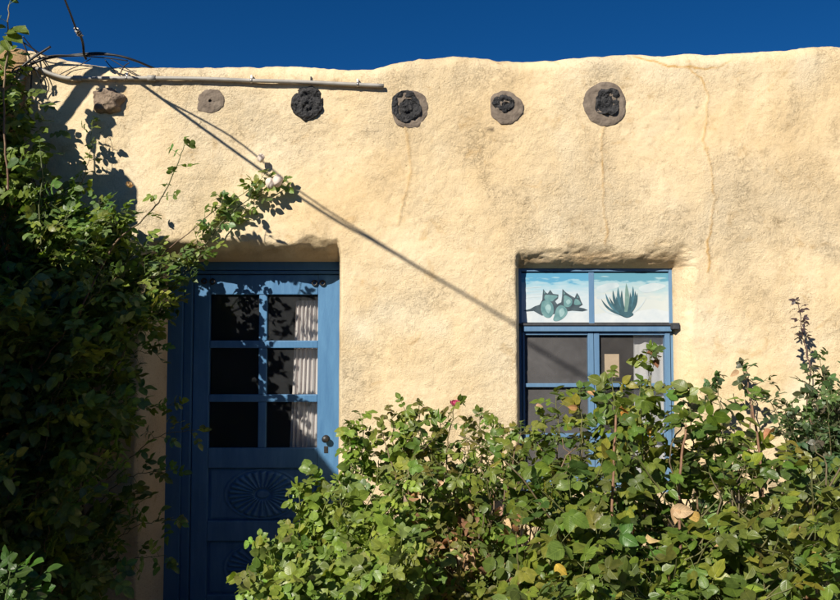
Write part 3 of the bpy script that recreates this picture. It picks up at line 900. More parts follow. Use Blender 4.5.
def wire(name, pts, r, label, group=None, mat='cable', n=40, parent=None):
    b = MB(); b.tube(spline(pts, n), r, 6)
    o = b.build(name, M[mat], parent)
    if parent is None: tag(o, label, 'cable', group)
    return o
def wp(px, py, off): 
    q = at(px, py, 0); q[1] = wy(px, py)-off; return q
# overhead service cable: rises from the hook towards the street, its shadow crosses the wall
A0 = at(84, 55, .03)
wv_ = np.array([.23, -1.0, .23])
hook = empty('overhead_cable', tuple(A0))
tag(hook, 'black overhead cable rising from a twisted hook at the parapet into the sky', 'cable')
h1, h2_, h3, h4 = at(84, 54, .05), at(83.0, 44, .10), at(80.5, 36, .16), at(76, 29, .22)
b = MB(); b.tube(spline([h1+np.array([0, .03, -.02]), h1, h2_, h3, h4], 24), .007, 8)
b.build('hook', M['iron'], hook)
b = MB(); ss = spline([h3, h4], 20); ph = np.linspace(0, 7*np.pi, 20)
b.tube(ss+np.stack([.012*np.cos(ph), .004*np.sin(ph), .010*np.sin(ph)], -1), .005, 6); b.build('wire_wrap', M['steel'], hook)
# where the shadow must fall decides the cable's height above the yard
def on_sun(fx_, fy_, d): return ortho(fx_, fy_, d)
far = [ortho(300, 197, 1.35), ortho(400, 256, 2.05), ortho(516, 326, 2.95), ortho(640, 400, 3.9), ortho(820, 512, 5.2)]
up_ = [h4, at(70.5, 14, .32), at(65, 0, .43), at(60, -14, .55)]
b = MB(); b.tube(spline(up_+far, 90), np.concatenate([np.full(26, .0055), np.full(64, .0080)]), 7)
b.build('service_wire', M['cable'], hook)
far2 = [up_[-1], ortho(232, 137, .9), ortho(300, 191, 1.35), ortho(402, 256, 2.08), ortho(516, 325, 2.97), ortho(640, 399, 3.9), ortho(820, 511, 5.2)]
b = MB(); b.tube(spline(far2, 80), .0050, 6)
b.build('messenger_wire', M['cable'], hook)

g = 'loose cables at the left end of the parapet'
wire('loose_cable', [wp(22, 78, .05), wp(30, 70, .05), wp(45, 62, .04), wp(62, 58.5, .035), wp(84, 57, .03), wp(105, 56, .03), wp(120, 57, .02), wp(135, 60.5, .0), wp(150, 64, -.08)], .0065, 'thick black cable running along the parapet top and over its back', g)
wire('loose_cable', [wp(24, 44, .08), wp(34, 50, .06), wp(46, 57, .04), wp(58, 58, .03), wp(84, 55.5, .03), wp(104, 54.5, .03), wp(124, 58, .01), wp(146, 62.5, -.06)], .0045, 'thin dark cable sagging along the parapet above the thicker one', g)
wire('loose_cable', [wp(18, 84, .10), wp(28, 73, .09), wp(40, 62, .08), wp(55, 50, .06)], .0065, 'cut black cable end pointing up and right beside the left corner', g)
wire('loose_cable', [wp(28, 44, .09), wp(33, 56, .08), wp(35, 68, .05), wp(33, 90, .03), wp(30, 112, .02), wp(27, 130, .02)], .0045, 'thin black cable hanging straight down the left corner of the wall', g)
wire('loose_cable', [wp(30, 42, .09), wp(38, 53, .06), wp(45, 62, .04), wp(50, 71, .02)], .0035, 'short thin wire slanting down over the corner to the conduit bend', g)
wire('loose_cable', [wp(106, 61, .02), wp(112, 68, .012), wp(120, 75, .012), wp(122, 72, .014), wp(126, 67, .02), wp(131, 64.5, .03)], .003, 'thin wire looped below the parapet cables to the conduit', g)
wire('loose_cable', [wp(112, 60.5, .02), wp(125, 68, .014), wp(141, 77, .014), wp(152, 79, .03)], .003, 'thin wire slanting from the parapet to the conduit coupling', g)
wire('loose_cable', [wp(20, 90, .10), wp(20, 76, .09), wp(27, 70, .07), wp(37, 71, .05), wp(42, 80, .03), wp(44, 92, .02)], .0045, 'dark cable looped round the conduit bend at the left corner', g)
wire('loose_cable', [wp(20, 68, .08), wp(34, 66, .06), wp(52, 59, .05), wp(70, 57.5, .04), wp(92, 58.5, .03), wp(112, 59.5, .02), wp(128, 61, .0)], .0035, 'thin wire tucked just under the parapet cables beside the hook', g)
wire('loose_cable', [wp(60, 76, .02), wp(70, 70, .012), wp(80, 66, .014), wp(92, 60, .02)], .0025, 'fine wire rising from the conduit to the parapet below the hook', g)
wire('loose_cable', [wp(36, 62, .07), wp(42, 69, .05), wp(47, 78, .03), wp(50, 88, .02), wp(46, 97, .015)], .003, 'fine loose wire end dangling below the conduit bend', g)

# ------------------------------------------------------------------ roses
_t = np.array([0, .07, .18, .33, .50, .67, .82, .93, 1.0])
_w = np.array([0, .42, .76, .97, 1.0, .86, .58, .26, 0])*.5
def leaf_template():
    V, F, n = [(t, 0) for t in _t], [], len(_t)
    for sgn in (1, -1):
        i = []
        for t, w in zip(_t[1:-1], _w[1:-1]):
            i.append(len(V)); V.append((t-.02, sgn*w))
        fs = [(0, 1, i[0]), (n-2, n-1, i[-1])]+[(k+1, k+2, i[k+1], i[k]) for k in range(n-3)]
        F += [f if sgn == 1 else f[::-1] for f in fs]
    return np.array(V), F
LV, LF = leaf_template()
LFt = []
for f in LF:
    if len(f) == 3: LFt.append(f)
    else: LFt += [(f[0], f[1], f[2]), (f[0], f[2], f[3])]
LFt = np.array(LFt)

def nrm(v): return v/(np.linalg.norm(v, axis=-1, keepdims=True)+1e-9)

class Plant:
    def __init__(s, seed, pal, size, mask=None, stem=((.10, .13, .04), (.16, .08, .05)), upk=.55, sunk=.75, rnd=.55, lpr=5, wid=.66):
        s.r = np.random.default_rng(seed); s.pal = np.array(pal, float); s.size = size; s.mask = mask
        s.L = []; s.SV, s.SF, s.SC, s.n = [], [], [], 0
        s.flat = 1.0; s.stem = np.array(stem, float); s.up, s.sun, s.rnd, s.lpr, s.wid = upk, sunk, rnd, lpr, wid
    def tube(s, pts, rad, c0, c1, sides=5):
        V, F = tube_arrays(pts, rad, sides)
        s.SV.append(V); s.SF.append(F+s.n); s.n += len(V)
        t = np.repeat(np.linspace(0, 1, len(pts)), sides)[:, None]
        s.SC.append(np.array(c0)*(1-t)+np.array(c1)*t)
    def leaflet(s, p, d, nrm_, L, col, curl=None, fold=None):
        s.L.append(np.concatenate([p, d, nrm_, [L, float(np.clip(s.r.normal(.32, .32), -.3, 1.1)) if curl is None else curl, s.r.uniform(.05, .40) if fold is None else fold, s.wid*s.r.uniform(.9, 1.15)], col]))
    def colour(s, age=None):
        r = s.r; k = r.integers(len(s.pal)); c = s.pal[k]*r.uniform(.72, 1.3)
        c = c*(1+r.normal(0, .07, 3)); return np.clip(c, .004, .8)
    def leaf(s, p, out, L=None, col=None, lpr=None, ok=True):
        r = s.r
        if s.mask is not None and ok:
            u, v = project(p)
            if not s.mask(u[0], v[0]): return
        L = s.size*r.uniform(.7, 1.25) if L is None else L
        lpr = lpr or (s.lpr if r.random() < .75 else 3)
        ax = nrm(out+r.normal(0, .25, 3)); 
        rl = L*(1.1 if lpr == 3 else 1.7)
        droop = r.uniform(.0, .35)
        q0 = p; q1 = p+ax*rl*.5; q2 = p+ax*rl+np.array([0, 0, -droop*rl])
        base = s.colour() if col is None else np.array(col)
        s.tube([q0, q1, q2], [.0016, .0013, .0009], s.stem[0]*1.2, base*1.1, 3)
        ax2 = nrm(q2-q1)
        n0 = nrm(np.array([0, 0, 1.])*s.up-SUN*s.sun+r.normal(0, s.rnd, 3))
        spots = [(1.0, 0)]
        for k in range((lpr-1)//2):
            fr = .80-.42*k*(1 if lpr < 7 else .7); spots += [(fr, 1), (fr, -1)]
        for fr, sd in spots:
            pp = q0+(q1-q0)*fr*2 if fr < .5 else q1+(q2-q1)*(fr-.5)*2
            n = nrm(n0+r.normal(0, .22, 3)); a = nrm(ax2-n*ax2.dot(n)+1e-4)
            sv = np.cross(n, a)
            d = a if sd == 0 else nrm(a*.55+sv*sd+r.normal(0, .12, 3))
            d = nrm(d-n*d.dot(n)*.8)
            LL = L*(1.1 if sd == 0 else .92 if fr > .6 else .75)*r.uniform(.88, 1.1)
            c = base*r.uniform(.85, 1.15)
            s.leaflet(pp, d, n, LL, c)
    def cane(s, pts, r0=.006, r1=.0018, lstart=.3, step=.045, L=None, wob=.012, shoots=0, slen=.2, n=None, c0=None, c1=None, ok=True, lpr=None, col=None, drop=0.0):
        r = s.r
        P = spline(pts, n or 22)
        le = np.linalg.norm(np.diff(P, axis=0), axis=1).sum()
        P[1:-1] += r.normal(0, wob*.35, P[1:-1].shape)
        s.tube(P, np.linspace(r0, r1, len(P)), s.stem[1] if c0 is None else c0, s.stem[0] if c1 is None else c1)
        k = max(2, int(le*(1-lstart)/step)); ang = r.uniform(0, 6.28)
        for t in np.linspace(lstart, 1, k):
            if r.random() < drop: continue
            f = t*(len(P)-1); i = min(int(f), len(P)-2); p = P[i]+(P[i+1]-P[i])*(f-i)
            T = nrm(P[i+1]-P[i]); ang += 2.4+r.normal(0, .3)
            a = nrm(np.cross(T, [.3, .9, .2])); b_ = np.cross(T, a)
            o = nrm((a*math.cos(ang)+b_*math.sin(ang))*.9+T*.45+np.array([0, 0, .1]))
            o = o*np.array([1, s.flat, 1]); s.leaf(p, o, L, ok=ok, lpr=lpr, col=col)
        s.leaf(P[-1], nrm(P[-1]-P[-2]), (L or s.size)*.8, ok=ok, lpr=lpr, col=col)
        for _ in range(shoots):
            t = r.uniform(max(.25, lstart-.15), .92); f = t*(len(P)-1); i = int(f); p = P[i]
            T = nrm(P[i+1]-P[i]); o = nrm(r.normal(0, 1, 3)*np.array([1, .8, .6])+T*.6+np.array([0, 0, .35]))
            e = p+o*np.array([1, s.flat, 1])*slen*r.uniform(.5, 1.2); m_ = (p+e)/2+np.array([0, 0, -.02])
            if s.mask is not None and ok:
                u, v = project(e)
                if not s.mask(u[0], v[0]): continue
            s.cane([p, m_, e], r1*1.1, .0011, .25, step*.95, L, wob*.6, 0, n=8, ok=ok, c0=s.stem[0], lpr=lpr, col=col)
        return P
    def build(s, parent, leaf_name='foliage', stem_name='stems', mat='leaf'):
        if s.SV:
            me = quads(stem_name, np.concatenate(s.SV), np.concatenate(s.SF))
            c = np.concatenate(s.SC); c = np.concatenate([c, np.ones((len(c), 1))], 1)
            a = me.color_attributes.new('leafcol', 'FLOAT_COLOR', 'POINT'); a.data.foreach_set('color', c.astype(np.float32).ravel())
            link(stem_name, me, M['stem'], parent)
        if s.L:
            link(leaf_name, leaf_mesh(leaf_name, np.array(s.L)), M[mat], parent)

def leaf_mesh(name, A):
    p, d, n = A[:, 0:3], nrm(A[:, 3:6]), A[:, 6:9]
    L, curl, fold, wid, col = A[:, 9], A[:, 10], A[:, 11], A[:, 12], A[:, 13:16]
    n = nrm(n-d*(n*d).sum(1, keepdims=True)); sd = np.cross(n, d)
    t, w = LV[:, 0], LV[:, 1]
    k = len(LV)
    jit = 1+.035*R.normal(size=(len(A), k))
    ww = w[None]*wid[:, None]*jit
    hh = fold[:, None]*np.abs(ww)-curl[:, None]*(t[None]**2)*.5+.012*R.normal(size=(len(A), k))*(np.abs(w[None]) > 0)+.03*np.sin(t[None]*9+A[:, :1]*70)*(np.abs(w[None])*2)
    V = p[:, None]+L[:, None, None]*(t[None, :, None]*d[:, None]+ww[..., None]*sd[:, None]+hh[..., None]*n[:, None])
    F = (LFt[None]+(np.arange(len(A))*k)[:, None, None]).reshape(-1, 3)
    me = quads(name, V.reshape(-1, 3), F)
    c = np.repeat(np.concatenate([col, np.ones((len(A), 1))], 1), k, 0)
    a = me.color_attributes.new('leafcol', 'FLOAT_COLOR', 'POINT'); a.data.foreach_set('color', c.astype(np.float32).ravel())
    uv = me.uv_layers.new(name='leafuv')
    vi = np.empty(len(me.loops), np.int32); me.loops.foreach_get('vertex_index', vi)
    U = np.stack([np.tile(t, len(A)), np.tile(w*2, len(A))], -1)[vi]
    uv.data.foreach_set('uv', U.astype(np.float32).ravel())
    return me

def bloom(name, c, up, rad, mat, parent, n=11, openk=.5, seed=0):
    """layered cupped petals round an axis"""
    r = np.random.default_rng(seed); up = nrm(np.array(up, float)); a = nrm(np.cross(up, [.2, .9, .3])); b2 = np.cross(up, a)
    G, Fs, off = [], [], 0
    for k in range(n):
        lay_ = k/n; ang = k*2.4; o = a*math.cos(ang)+b2*math.sin(ang); s_ = np.cross(up, o)
        R_ = rad*(.35+.75*lay_); H = rad*(1.5-.5*lay_); op = openk*lay_
        u, v = np.linspace(-1, 1, 7), np.linspace(0, 1, 7)
        U, V = np.meshgrid(u, v, indexing='ij')
        wd = np.sqrt(np.clip(1-(V*.9-.35)**2*1.4, .08, 1))*1.05
        th = U*wd*1.0
        bul = R_*(.25+.9*np.sin(np.clip(V*1.9, 0, math.pi*.95))**.7)*(1-.25*V)+R_*op*V**2*1.6
        Q = c+bul[..., None]*(np.cos(th)[..., None]*o+np.sin(th)[..., None]*s_)+(V*H*(1-.12*U*U))[..., None]*up+r.normal(0, rad*.03, U.shape+(3,))
        G.append(Q.reshape(-1, 3)); idx = np.arange(49).reshape(7, 7)+off; off += 49
        Fs.append(np.stack([idx[:-1, :-1], idx[1:, :-1], idx[1:, 1:], idx[:-1, 1:]], -1).reshape(-1, 4))
    return link(name, quads(name, np.concatenate(G), np.concatenate(Fs)), mat, parent)

def closed_bloom(name, c, r, mat, parent, tilt=0.0, seed=0):
    """full closed rose seen from the side: overlapping petal folds wind round an egg"""
    th, ph = np.linspace(0, 2*np.pi, 41)[:-1], np.linspace(.02, math.pi-.02, 24)
    T, Q = np.meshgrid(th, ph, indexing='ij')
    k = (T*3/(2*np.pi)+seed*.37+Q*.55) % 1.0
    rad_ = r*(1+.16*k-.05)*(1+.04*np.sin(T*5+seed))
    x, y, z = rad_*np.sin(Q)*np.cos(T), rad_*np.sin(Q)*np.sin(T), rad_*1.22*np.cos(Q)
    ct, st = math.cos(tilt), math.sin(tilt)
    return link(name, grid_mesh(name, np.stack([c[0]+x*ct+z*st, c[1]+y, c[2]-x*st+z*ct], -1), wrap_u=True), mat, parent)

def poly_y(pts, x):
    return np.interp(x, [p[0] for p in pts], [p[1] for p in pts])

# --- left climbing rose, mostly in the shade of the side wall
edge = [(0, -20), (40, -10), (62, 12), (90, 32), (130, 46), (165, 62), (200, 92), (225, 130), (250, 158), (300, 170), (330, 164), (350, 148), (400, 146), (430, 152), (470, 160), (520, 152), (560, 150), (640, 145)]
def mask_left(u, v):
    lim = np.interp(v, [e[0] for e in edge], [e[1] for e in edge])
    return u < lim-6
cl = empty('climbing_rose', tuple(at(40, 640, .4)*np.array([1, 1, 0])))
tag(cl, 'tall shaded climbing rose left of the blue door, one arm reaching over its lintel', 'climbing rose')
PAL_L = [(.12, .19, .045), (.10, .165, .05), (.15, .21, .045), (.10, .175, .06), (.17, .22, .045)]
pl = Plant(21, PAL_L, .060, mask_left, upk=.6, sunk=.8, rnd=.6)
rg = np.random.default_rng(5)
def lerp(a, b_, t): return a*(1-t)+b_*t
N_CL = 135
for i in range(N_CL):
    v = rg.uniform(20, 610) if i % 3 else rg.uniform(150, 610)
    lim = float(np.interp(v, [e[0] for e in edge], [e[1] for e in edge]))
    u = -60+(lim-12+60)*rg.random()**.75
    if v < 235 and rg.random() < .55: continue
    d = (rg.uniform(.10, 1.0)*(1-.55*max(0, u)/200)+.06)*(1 if v > 280 else .42)
    tip = at(u, v, d)
    if tip[2] < .25: tip[2] = .25
    bx_ = X_at(rg.uniform(-60, 90)); base = np.array([bx_, -rg.uniform(.15, .7), max(0, tip[2]-rg.uniform(.5, 1.1))])
    if base[0] < X0+.05: base[0] = X0+.05
    ctl = base*.4+tip*.6+np.array([-.06, -.05, .12])
    pl.cane([base, ctl, tip], .0045, .0016, .25, .042, shoots=2, slen=.16)
# long framework canes
for k in range(11):
    bx_ = rg.uniform(-2.15, -1.75); bd = rg.uniform(.2, .6)
    v_ = rg.uniform(150, 330); tip = at(min(rg.uniform(5, 90), float(np.interp(v_, [e[0] for e in edge], [e[1] for e in edge]))-16), v_, rg.uniform(.12, .5))
    pl.cane([(bx_, -bd, 0), (bx_+rg.uniform(-.1, .1), -bd-.05, .9), (lerp(bx_, tip[0], .6), -bd+.02, 1.7), tip], .011, .003, .5, .06, shoots=5, slen=.25)
# top left shoot against the sky
pl.cane([at(8, 190, .5), at(4, 110, .48), at(7, 40, .45), at(9, 5, .45)], .006, .003, .6, .10, ok=False, c1=(.25, .2, .1))
for (u, v, ou, ov, LL) in ((6, 33, 30, 28, .125), (6, 36, 26, 42, .115), (14, 28, 40, 36, .10), (5, 45, -10, 60, .09), (4, 40, 14, 58, .08), (2, 60, 20, 90, .06), (6, 28, -14, 24, .06)):
    p0 = at(u, v, .45); p1 = at(ou, ov, .50); pl.leaflet(p0, nrm(p1-p0), nrm(np.array([.1, -.75, .6])), LL, np.array([.115, .16, .03]), .3, .3)
for (u, v) in ((24, 92), (40, 105), (30, 118), (14, 130), (18, 75), (8, 110), (35, 150), (50, 135)):
    pl.leaf(at(u, v, .35), nrm(np.array([.9, -.4, .0])), .05, col=(.10, .14, .03), ok=False)
for i in range(130):
    u, v = rg.uniform(-8, 66), rg.uniform(64, 215)
    if u > 16+(v-70)*.34: continue
    pl.leaf(at(u, v, rg.uniform(.08, .20) if v < 140 else rg.uniform(.22, .45)), nrm(np.array([rg.normal(.4, .6), -.5, rg.normal(0, .4)])), .052, col=np.array([.13, .19, .042])*rg.uniform(.8, 1.2), ok=False)
for i in range(46):
    u, v = rg.uniform(-6, 34), rg.uniform(48, 150)
    if u > 12+(v-48)*.22: continue
    pl.leaf(at(u, v, rg.uniform(.12, .26)), nrm(np.array([rg.normal(.4, .6), -.6, rg.normal(0, .4)])), .054, col=np.array([.14, .20, .042])*rg.uniform(.8, 1.2), ok=False)
for i in range(24):
    u, v = rg.uniform(55, 135), rg.uniform(188, 255)
    if v < 170+max(0, u-70)*.6: continue
    pl.cane([at(u-40, v+70, .3), at(u-12, v+22, .3), at(u, v, .28)], .0028, .0012, .3, .045, L=.050, ok=False, shoots=1, slen=.07)
# the arm above the lintel, close to the plaster, and the upright spray beside it, further out
pl.flat = .25
arm = dict(L=.042, ok=False, wob=.004)
pl.cane([at(60, 330, .25), at(110, 300, .2), at(150, 264, .12), at(200, 248, .06), at(222, 222, .055), at(245, 202, .05), at(277, 181, .05)], .006, .002, .42, .032, shoots=7, slen=.055, n=40, lpr=5, **arm)
pl.cane([at(150, 262, .12), at(190, 232, .08), at(215, 210, .06), at(246, 192, .05), at(262, 178, .05)], .0035, .0014, .4, .036, shoots=4, slen=.04, n=26, lpr=3, **arm)
pl.flat = 1.0
pl.cane([at(70, 330, .60), at(112, 248, .56), at(140, 222, .55), at(160, 200, .54), at(174, 172, .53), at(184, 146, .52)], .0055, .002, .40, .070, n=34, L=.042, ok=False, wob=.004, drop=.15)
pl.cane([at(60, 230, .2), at(80, 185, .15), at(90, 155, .12), at(92, 122, .10)], .0026, .0012, .12, .04, n=20, L=.038, ok=False)
for (u, v, u2, v2) in ((160, 300, 190, 262), (150, 310, 205, 252), (140, 330, 180, 300), (120, 290, 165, 262), (110, 320, 150, 315), (130, 290, 150, 262)):
    pl.cane([at(u-60, v+60, .25), at(u, v, .2), at(u2, v2, .15)], .004, .0015, .3, .03, L=.038, ok=False, shoots=4, slen=.09)
for (u2, v2, d) in ((196, 430, .40), (170, 405, .35), (160, 350, .3), (168, 470, .35), (172, 520, .45), (165, 555, .5)):
    pl.cane([at(u2-90, v2+50, d), at(u2-40, v2+8, d), at(u2, v2, d)], .003, .0013, .3, .04, L=.045, ok=False)
for i in range(34):
    u, v = rg.uniform(30, 178), rg.uniform(212, 325)
    if u > 150+(v-212)*.22: continue
    d = rg.uniform(.22, .5)
    pl.cane([at(u-55, v+70, d*.8), at(u-22, v+22, d), at(u, v, d)], .003, .0013, .25, .038, L=.052, ok=False, shoots=2, slen=.08, col=None)
# leaves that throw dapples over the door: higher, further out
for i in range(6):
    u, v, d = rg.uniform(100, 165), rg.uniform(200, 290), rg.uniform(.45, .95)
    pl.cane([at(u-70, v+90, d*.8), at(u-25, v+30, d*.95), at(u, v, d)], .003, .0014, .3, .04, L=.042, shoots=2, slen=.1)
pl.build(cl)
closed_bloom('faded_bloom', at(277.5, 181, .09), .027, M['faded'], cl, .35, 1)
closed_bloom('faded_bloom', at(270, 183.5, .10), .024, M['faded'], cl, -.2, 2)
closed_bloom('faded_bloom', at(261, 158, .05), .019, M['faded'], cl, .1, 3)
bloom('apricot_bloom', at(129, 187, .24), (.5, -.5, .7), .018, M['apricot'], cl, 7, .5, 4)
bloom('pink_bud', at(86.5, 281, .45), (0, -.6, .6), .016, M['pink'], cl, 6, .2, 5)
for k, (u, v) in enumerate(((28, 376), (50, 376), (133, 334), (100, 205))):
    bloom('spent_bloom', at(u, v, .45 if u < 90 else .25), (.1, -.6, .6), .018, M['faded'], cl, 5, 1.0, 6+k)

# --- pale green bush in front of the door
out_b = [(235, 640), (250, 575), (262, 545), (285, 520), (300, 492), (318, 474), (333, 468), (342, 446), (354, 428), (370, 432), (390, 448), (410, 440), (430, 455), (445, 500)]
def mask_b(u, v): return v > poly_y(out_b, u)+4 and 244 < u < 455
PAL_B = [(.20, .27, .045), (.16, .23, .04), (.24, .30, .06), (.13, .20, .04), (.19, .25, .07)]
rb = empty('rose_bush', (-.42, -1.25, 0))
tag(rb, 'fresh light green bush standing in front of the blue door', 'rose bush', 'rose bushes growing along the house front')
pb_ = Plant(31, PAL_B, .040, mask_b, stem=((.16, .20, .05), (.18, .13, .06)), wid=.78, upk=.5, sunk=.7, rnd=.6)
for i in range(74):
    u = rg.uniform(250, 440); v = poly_y(out_b, u)+10+rg.random()*150
    d = np.clip(1.0+(v-440)/160*.7+rg.normal(0, .18), .75, 1.9)
    tip = at(u, v, d); base = np.array([-.42+rg.normal(0, .16), -1.2+rg.normal(0, .12), 0])
    ctl = base*.45+tip*.55+np.array([rg.normal(0, .05), 0, .08])
    pb_.cane([base, ctl, tip], .005, .0016, .42, .036, shoots=3, slen=.15, lpr=5)
for u, v, d in ((351, 431, 1.0), (362, 423, .95), (266, 548, 1.5), (252, 570, 1.55), (300, 492, 1.2), (405, 437, .9), (312, 478, 1.15)):
    pb_.cane([(-.4, -1.2, 0), at(u*.6+.4*350, v+110, d), at(u, v+40, d), at(u, v, d)], .005, .0018, .45, .035, ok=False, shoots=2, slen=.08)
pb_.build(rb)

# --- middle bush with the pink bud
out_c = [(365, 450), (378, 436), (392, 416), (404, 410), (420, 408), (440, 412), (455, 418), (470, 422), (490, 420), (505, 424), (530, 426), (545, 440), (570, 480)]
def gap(u, v): return v > 500 and float(fbm(u/30.0, v/24.0, ND, 2)) > .42
def mask_c(u, v): return not gap(u, v) and v > poly_y(out_c, u)+3 and 360 < u < 575
PAL_C = [(.115, .175, .030), (.14, .195, .034), (.095, .155, .03), (.165, .21, .036), (.13, .16, .036), (.16, .15, .04)]
rc_ = empty('rose_bush', (.22, -.95, 0))
tag(rc_, 'olive green rose bush below the window, topped by a single pink bud', 'rose bush', 'rose bushes growing along the house front')
pc = Plant(41, PAL_C, .042, mask_c, upk=.55, sunk=.7, rnd=.6, stem=((.12, .13, .05), (.22, .13, .08)))
for i in range(58):
    u = rg.uniform(370, 560); v = poly_y(out_c, u)+8+rg.random()**.9*170
    d = np.clip(.75+(v-420)/170*.7+rg.normal(0, .18), .5, 1.6)
    tip = at(u, v, d); base = np.array([.22+rg.normal(0, .2), -.95+rg.normal(0, .14), 0])
    ctl = base*.45+tip*.55+np.array([rg.normal(0, .06), 0, .08])
    pc.cane([base, ctl, tip], .006, .0017, .5, .042, shoots=2, slen=.15)
for u, v, d in ((392, 415, .8), (405, 410, .85), (419, 409, .8), (480, 420, .8), (500, 425, .9), (440, 416, .7)):
    pc.cane([(.2, -.9, 0), at(u+5, v+90, d), at(u+2, v+40, d), at(u, v, d)], .005, .0018, .55, .045, ok=False, shoots=1, slen=.07)
bud_p = at(455, 404, .85)
pc.cane([(.2, -.9, 0), at(448, 500, .85), at(449, 440, .85), bud_p], .005, .0022, .72, .07, ok=False, c1=(.16, .14, .05))
for i in range(50):
    u, v = rg.uniform(390, 560), rg.uniform(480, 640)
    pc.cane([(.22+rg.normal(0, .15), -.9, 0), at(u, v, 1.15), at(u+rg.normal(0, 20), v-55, 1.05)], .0045, .002, 1.0, .5, n=10, ok=True, c0=(.20, .13, .08), c1=(.18, .12, .07))
pc.build(rc_)
bloom('pink_bud', bud_p+np.array([0, 0, -.008]), (.1, -.45, 1), .019, M['pink'], rc_, 9, .35, 9)
sp_ = Plant(43, [(.10, .15, .04)], .02)
for k in range(6):
    a = k*1.05; sp_.leaflet(bud_p+np.array([0, 0, -.01]), nrm(np.array([math.cos(a), math.sin(a), .25])), nrm(np.array([-.3*math.cos(a), -.3*math.sin(a), 1])), .026, np.array([.09, .13, .04]))
sp_.build(rc_, 'sepals')
PAL_D = [(.36, .20, .10), (.45, .28, .16), (.28, .15, .08), (.52, .38, .24), (.20, .11, .06)]
dr = Plant(44, PAL_D, .04)
for i in range(380):
    u, v = rg.normal(458, 38), rg.normal(556, 38)
    if v < 480: continue
    p = at(u, v, rg.uniform(.85, 1.4))
    dr.leaflet(p, nrm(rg.normal(0, 1, 3)*np.array([1, 1, .7])+np.array([0, 0, -.7])), nrm(rg.normal(0, 1, 3)-SUN*.8), rg.uniform(.025, .05), dr.colour(), rg.uniform(.6, 1.6), rg.uniform(.8, 1.8))
dr.build(rc_, 'dry_leaves', mat='dryleaf')

# --- big bush before the window
out_d = [(490, 470), (510, 434), (530, 424), (545, 416), (560, 412), (580, 414), (597, 402), (612, 398), (625, 408), (640, 412), (652, 400), (668, 396), (676, 398), (690, 406), (712, 406), (730, 408), (760, 425), (800, 440), (845, 470)]
def mask_d(u, v): return not gap(u, v) and v > poly_y(out_d, u)+3 and u > 480
PAL_E = [(.115, .170, .028), (.14, .190, .030), (.095, .155, .030), (.165, .21, .034), (.10, .165, .036), (.185, .20, .034), (.125, .15, .032), (.07, .125, .030)]
rd = empty('rose_bush', (1.0, -1.3, 0))
tag(rd, 'largest rose bush, broad green leaves covering the lower half of the blue window', 'rose bush', 'rose bushes growing along the house front')
pdm = Plant(51, PAL_E, .055, mask_d, upk=.75, sunk=.55, rnd=.6, stem=((.13, .14, .05), (.26, .14, .10)), wid=.72)
for i in range(112):
    u = rg.uniform(505, 850); v = poly_y(out_d, u)+8+rg.random()**.85*195
    d = np.clip(.85+(v-400)/190*1.05+rg.normal(0, .2), .6, 2.15)
    tip = at(u, v, d); base = np.array([1.0+rg.normal(0, .38), -1.3+rg.normal(0, .22), 0])
    ctl = base*.45+tip*.55+np.array([rg.normal(0, .06), 0, .08])
    pdm.cane([base, ctl, tip], .007, .002, .55, .05, shoots=2, slen=.17)
for u, v, d, L in ((600, 390, 1.1, .05), (612, 382, 1.2, .05), (650, 354, 1.0, .042), (580, 400, 1.2, .05), (556, 398, 1.0, .045), (640, 392, 1.4, .055), (690, 402, 1.3, .06), (545, 418, .9, .045), (720, 405, 1.2, .06)):
    pdm.cane([(1.0, -1.3, 0), at(u+6, v+130, d), at(u+3, v+60, d), at(u, v, d)], .006, .002, .6, .045, L=L, ok=False, shoots=1, slen=.09)
# bare reddish canes showing through
for u0, v0, u1, v1, d in ((612, 540, 616, 415, 1.55), (679, 500, 686, 425, 1.5), (762, 480, 752, 405, 1.2), (556, 560, 562, 520, 1.5), (640, 610, 646, 560, 1.6), (585, 600, 596, 570, 1.4), (700, 600, 690, 560, 1.5)):
    pdm.cane([at(u0+6, v0+160, d), at(u0, v0, d), at(u1, v1, d)], .0065, .0045, .95, .5, n=14, wob=.004, ok=False, c0=(.24, .13, .09), c1=(.27, .15, .09))
for i in range(22):
    u, v = rg.uniform(500, 840), rg.uniform(470, 640)
    pdm.cane([(1.0+rg.normal(0, .35), -1.2, 0), at(u, v, 1.45), at(u+rg.normal(0, 25), v-60, 1.35)], .005, .0022, 1.0, .5, n=10, c0=(.13, .09, .05), c1=(.12, .10, .05))
pdm.build(rd)
dr = Plant(52, PAL_D, .05)
for u, v, L, cc in ((648, 350, .05, (.22, .10, .05)), (652, 358, .04, (.2, .09, .05)), (668, 505, .07, (.52, .38, .24)), (678, 506, .06, (.5, .34, .2)), (628, 418, .055, (.50, .24, .05)), (622, 412, .05, (.45, .2, .05)), (575, 410, .04, (.4, .22, .1)), (648, 428, .05, (.5, .3, .08)),
                    (775, 437, .06, (.42, .2, .11)), (769, 441, .035, (.45, .36, .07)), (764, 514, .05, (.4, .3, .1)), (733, 548, .05, (.45, .3, .15)), (786, 533, .05, (.34, .2, .12)), (640, 472, .05, (.5, .35, .08)), (560, 565, .05, (.5, .36, .06)), (735, 372, .05, (.42, .28, .17)), (590, 392, .045, (.4, .24, .12)), (538, 405, .035, (.4, .26, .16)), (700, 520, .05, (.5, .33, .1)), (820, 560, .06, (.4, .3, .08))):
    for k in range(1):
        dr.leaflet(at(u+rg.normal(0, 3), v+rg.normal(0, 3), 1.75 if v > 480 else 1.35 if v > 400 else 1.0), nrm(np.array([rg.normal(0, .8), -.3, rg.normal(-.2, .5)])), nrm(-SUN+rg.normal(0, .5, 3)), L*rg.uniform(.8, 1.1), np.array(cc), rg.uniform(.4, 1.2), rg.uniform(.4, 1.0))
